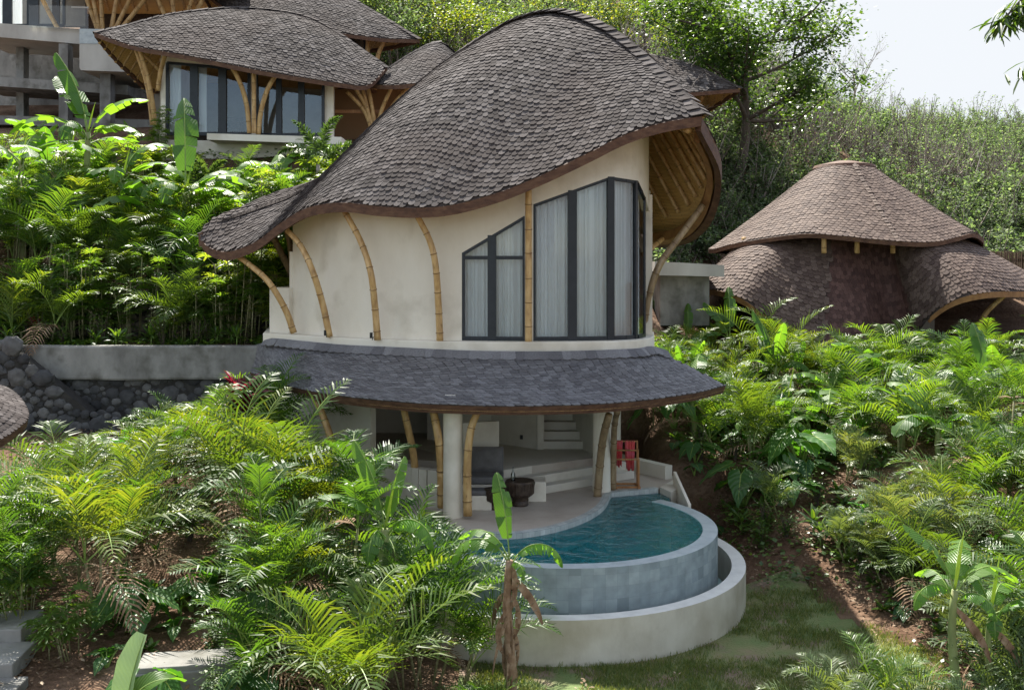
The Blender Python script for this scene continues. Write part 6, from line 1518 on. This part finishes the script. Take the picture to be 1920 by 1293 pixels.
TB = [bush_arrays(i, h, s, l, ls) for i, (h, s, l, ls) in enumerate([(2.6, 6, 56, .17), (3.2, 6, 60, .16), (2.0, 8, 48, .17), (3.0, 9, 16, .12), (2.6, 11, 6, .11), (4.0, 6, 60, .13), (1.9, 13, 60, .18)])]
inst = []
while len(inst) < 1650:
    t = r_.uniform(-.20, .56); y = 37.5+50*r_.random()**1.5
    if t < .10 and y < 50: continue
    x = t*y
    if (x-cc.x)**2+(y-cc.y)**2 < 7.5**2 or (y < 40 and x > 10): continue
    inst.append((x, y, gz(x, y)-.1, r_.uniform(.6, 1.1)*(.8 if y < 45 else 1), r_.uniform(0, 6.28), r_.choice((3, 4, 4, 3, 2)) if mnoise.noise(Vector((x*.16, y*.10, 4))) > .08 else r_.choice((0, 1, 0, 5, 2, 6, 6, 6))))
while len(inst) < 1960:
    t = r_.uniform(.10, .56); y = r_.uniform(35.5, 47); x = t*y
    if (x-cc.x)**2+(y-cc.y)**2 < 6.3**2 or (y < 40 and x > 15): continue
    inst.append((x, y, gz(x, y)-.1, r_.uniform(.5, .85), r_.uniform(0, 6.28), r_.choice((6, 6, 2, 0))))
so_ = mass('hillside_scrub', inst, TB, [M['twig'], M['bush']])
tag(so_, 'dense dry green scrub with grey stems covering the hillside', 'scrub', kind='stuff')
# edge of trees on the hilltop and behind the villas
def tree(name, label, cat, base, h, spread, limbs, crown_r, leaves, ls, leafm, barkm, seed, group=None, trunk_r=.12, bare=False, crown_h=.55, lean=(0, 0), rise=(.35, .75)):
    r_ = random.Random(seed); t = thing(name, label, cat, base, 0, group)
    tb = MB(); k = 8; pts = [Vector((lean[0]*h*(i/k)**1.3+.05*h*math.sin(i*.9+seed)*.3, lean[1]*h*(i/k), h*.62*i/k-.3)) for i in range(k+1)]
    tb.tube(pts, [lerp(trunk_r, trunk_r*.5, i/k) for i in range(k+1)], 9, 0); ends = []
    def limb(b, d, L, r, lev):
        n = 5; q = [b]; dd = d.copy()
        for i in range(n):
            dd = (dd+Vector((r_.uniform(-.22, .22), r_.uniform(-.22, .22), r_.uniform(-.08, .18)))).normalized(); q.append(q[-1]+dd*L/n)
        tb.tube(q, [lerp(r, r*.4, i/n) for i in range(n+1)], 5, 0, cap=False); ends.append(q[-1]); 
        if lev > 0: ends.append(q[3])
        if lev < 2 + bare:
            for i in range(3 if lev == 0 else 2): 
                a = (dd+Vector((r_.uniform(-.9, .9), r_.uniform(-.9, .9), r_.uniform(-.2, .6)))).normalized(); limb(q[r_.randint(2, n)], a, L*r_.uniform(.45, .7), r*.5, lev+1)
    for i in range(limbs):
        az = i*2.4+r_.uniform(-.4, .4); b = pts[r_.randint(4, k)]; e = r_.uniform(*rise); limb(b, Vector((math.cos(az)*math.cos(e), math.sin(az)*math.cos(e), math.sin(e))), spread*r_.uniform(.6, 1.0), trunk_r*.45, 0)
    o = tb.build('trunk', M[barkm], None, True); o.parent = t
    if leaves:
        f = MB()
        for i in range(leaves):
            e = r_.choice(ends); c = e+Vector((r_.gauss(0, 1), r_.gauss(0, 1), r_.gauss(0, .7)))*crown_r*(.35+.3*r_.random()); a = r_.uniform(0, 6.28); el = r_.uniform(-1, .5)
            d = Vector((math.cos(a)*math.cos(el), math.sin(a)*math.cos(el), math.sin(el)))*ls*r_.uniform(.6, 1.3); w = d.cross(Vector((r_.uniform(-.6, .6), r_.uniform(-.6, .6), 1))).normalized()*d.length*.33
            f.add([c, c+d*.45+w, c+d, c+d*.45-w], [(0, 1, 2, 3)])
        o = f.build('crown', M[leafm], None); o.parent = t
    return t
def tbase(px, y, dz=0): x = (px-CX)/F*y; return Vector((x, y, gz(x, y)+dz))
tree('broadleaf_tree', 'large dark spreading tree on the skyline right of the big roof', 'tree', tbase(1385, 47), 11.5, 3.7, 13, 1.1, 17000, .21, 'treeleaf', 'bark', 5, trunk_r=.26, rise=(-.05, .6), lean=(.05, 0))
tree('bare_tree', 'pale leafless tree behind the right shoulder of the big roof', 'tree', tbase(1165, 46), 8.5, 2.6, 8, .4, 0, .1, 'bush', 'bark_pale', 6, trunk_r=.14, bare=True, rise=(.3, 1.1))
tree('bare_tree', 'thinner pale leafless tree with forked branches, right of the first bare tree', 'tree', tbase(1243, 45), 7.5, 2.5, 8, .4, 0, .1, 'bush', 'bark_pale', 9, trunk_r=.11, bare=True, rise=(.3, 1.1))
tree('bare_tree', 'small bare branching tree between bare pair and the dark tree', 'tree', tbase(1315, 50), 7.0, 2.2, 6, .5, 500, .12, 'bush', 'bark_pale', 12, trunk_r=.10, bare=True, rise=(.3, 1.1))
tree('bare_tree', 'twiggy half bare tree on the skyline right of the dark tree', 'tree', tbase(1600, 66), 6.5, 2.6, 7, .6, 300, .13, 'bush', 'bark_pale', 15, trunk_r=.09, bare=True, rise=(.3, 1.0))
for i, (px, y, h) in enumerate([(655, 50, 7), (700, 53, 6.5), (745, 50, 6), (790, 55, 7), (835, 51, 5.5), (870, 56, 7.5), (915, 52, 7), (950, 58, 7.5), (985, 54, 7.5), (1025, 58, 7.5), (1060, 53, 6.5), (1090, 57, 8), (1125, 60, 8), (1210, 58, 8), (1280, 62, 8), (1330, 60, 7), (730, 60, 7.5), (810, 62, 8), (900, 66, 9), (1000, 68, 9), (1100, 70, 9), (1200, 70, 8), (680, 66, 8)]):
    yl = i % 3 != 2
    tree('hillside_tree', ('yellow-green' if yl else 'mid green')+' loose crowned tree on the hill, '+('%s from the left' % (ORD[i] if i else 'first') if i < 20 else 'in the far rear row %s' % ('left', 'middle', 'right')[i-20 if i < 23 else 2]), 'tree', tbase(px, y), h, 1.9, 7, .95, 2600, .16, 'bush_yellow' if yl else 'bush', 'bark', 200+i, 'trees on the hill behind the roofs', .10, rise=(.1, .9))
# branch with long leaves hanging in at the top right
ot = thing('overhanging_tree', 'tree whose leafy twig hangs in at the top right corner', 'tree', Vector((8.6, 12.5, gz(8.6, 12.5))))
mb = MB(); trunk = [Vector((8.6, 12.5, gz(8.6, 12.5)-.2)), Vector((8.7, 12.5, 3)), Vector((8.5, 12.4, 6)), Vector((7.8, 12.3, 8.9)), Vector((6.9, 12.2, 8.6)), Vector((6.25, 12.1, 8.1)), Vector((5.8, 12.0, 7.65))]
mb.tube(spline(trunk, 40), [lerp(.2, .01, (i/39)**.7) for i in range(40)], 8); mb.tube([Vector((7.2, 12.2, 8.35)), Vector((6.6, 12.0, 8.1)), Vector((6.2, 11.9, 8.05))], [.03, .02, .006], 6)
put(mb.build('trunk', M['bark'], None, True), ot)
f = MB(); r_ = random.Random(8)
for (a, b, n) in ((Vector((6.6, 12.2, 8.35)), Vector((5.72, 12.0, 7.6)), 120), (Vector((7.0, 12.2, 8.1)), Vector((5.95, 11.9, 7.72)), 90), (Vector((6.5, 12.2, 7.4)), Vector((6.0, 12.0, 7.05)), 30), (Vector((8.3, 12.3, 8.4)), Vector((7.0, 12.4, 8.0)), 60)):
    for i in range(n):
        c = a.lerp(b, r_.random()**.7)+Vector((r_.gauss(0, .06), r_.gauss(0, .06), r_.gauss(0, .05))); az = r_.uniform(0, 6.28); e = r_.uniform(-1.35, -.2); d = Vector((math.cos(az)*math.cos(e), math.sin(az)*math.cos(e), math.sin(e)))
        pts = [c, c+d*.09, c+d*.18-Z*.015, c+d*.24-Z*.03]; blade(f, pts, lambda t: .026*math.sin(math.pi*min(1, .1+.85*t)), d.cross(Z).normalized(), .3, 0, 0, r_, 0, 1)
put(f.build('crown', M['treeleaf'], None, True), ot)

# ground cover, litter and grass (uncountable)
def flakes(seed, n, size, elong):
    r_ = random.Random(seed); f = MB()
    for i in range(n):
        a, e = r_.uniform(0, 6.28), r_.uniform(-.3, .6); d = Vector((math.cos(a)*math.cos(e), math.sin(a)*math.cos(e), math.sin(e)))*size*r_.uniform(.6, 1.3); w = d.cross(Vector((r_.uniform(-.3, .3), r_.uniform(-.3, .3), 1))).normalized()*d.length*elong
        c = Vector((r_.gauss(0, .16), r_.gauss(0, .16), r_.uniform(.01, .02+size*1.2))); f.add([c, c+d*.45+w, c+d, c+d*.45-w], [(0, 1, 2, 3)])
    return (np.array(f.v, np.float32), np.array(f.f, np.int32)),
def blades_(seed, n, h):
    r_ = random.Random(seed); f = MB()
    for i in range(n):
        c = Vector((r_.gauss(0, .11), r_.gauss(0, .11), 0)); a = r_.uniform(0, 6.28); hh = h*r_.uniform(.5, 1.4); w = Vector((math.cos(a), math.sin(a), 0))*.006; l = Vector((r_.uniform(-.6, .6), r_.uniform(-.6, .6), 1))*hh
        f.add([c-w, c+w, c+l*.6+w*.7, c+l], [(0, 1, 2, 3)])
    return (np.array(f.v, np.float32), np.array(f.f, np.int32)),
def field(n, xr, yr, ok, smin, smax, k, seed, dz=0):
    r_ = random.Random(seed); out = []
    while len(out) < n:
        x, y = r_.uniform(*xr), r_.uniform(*yr)
        if ok(x, y): out.append((x, y, gz(x, y)+dz, r_.uniform(smin, smax), r_.uniform(0, 6.28), r_.randrange(k)))
    return out
CV = [flakes(i, 26, .075, .42) for i in range(3)]; LT = [flakes(10+i, 14, .07, .3) for i in range(3)]; GR = [blades_(20+i, 34, .075) for i in range(3)]
def soil_ok(x, y):
    if (x-rc.x)**2+(y-rc.y)**2 < 3.75**2: return False
    if -4.6 < x < 4.2 and y > 17: return False
    return not (-.6 < x < lawn_edge(y)-.1 and y < 18.6)
def clump(x, y): return mnoise.noise(Vector((x*.7, y*.7, 5))) > .02
o = mass('ground_cover', field(900, (4, 14), (14, 31), lambda x, y: soil_ok(x, y) and clump(x, y), .8, 1.6, 3, 31)+field(500, (-12, -1), (12, 24), lambda x, y: soil_ok(x, y) and clump(x, y) and ok_ll(x, y), .8, 1.5, 3, 32)+field(260, (-15, -5.5), (24.9, 26.8), lambda x, y: True, .8, 1.5, 3, 33)+field(500, (-17, -5), (27.6, 37), lambda x, y: True, 1, 2, 3, 36), CV, [M['cover']])
tag(o, 'low creeping green ground cover between the palms', 'ground cover', kind='stuff')
o = mass('leaf_litter', field(900, (4, 13), (13, 27), soil_ok, .6, 1.3, 3, 34)+field(600, (-11, -1), (11.5, 24), soil_ok, .6, 1.3, 3, 35)+field(60, (0, 6), (12.5, 15.6), lambda x, y: (x-rc.x)**2+(y-rc.y)**2 > 3.7**2, .5, 1, 3, 37), LT, [M['litter']])
tag(o, 'brown dead leaves scattered over the red soil', 'leaf litter', kind='stuff')
def lawn_ok(x, y): return -.5 < x < lawn_edge(y)-.2 and (x-rc.x)**2+(y-rc.y)**2 > 3.64**2 and mnoise.noise(Vector((x*.9, y*.9, 2))) > -.22
o = mass('grass', field(2600, (-.6, 6.8), (11.5, 18.6), lawn_ok, .5, 1.15, 3, 40, .01), GR, [M['grass']])
tag(o, 'short patchy grass of the small lawn below the ring wall', 'grass', kind='stuff')
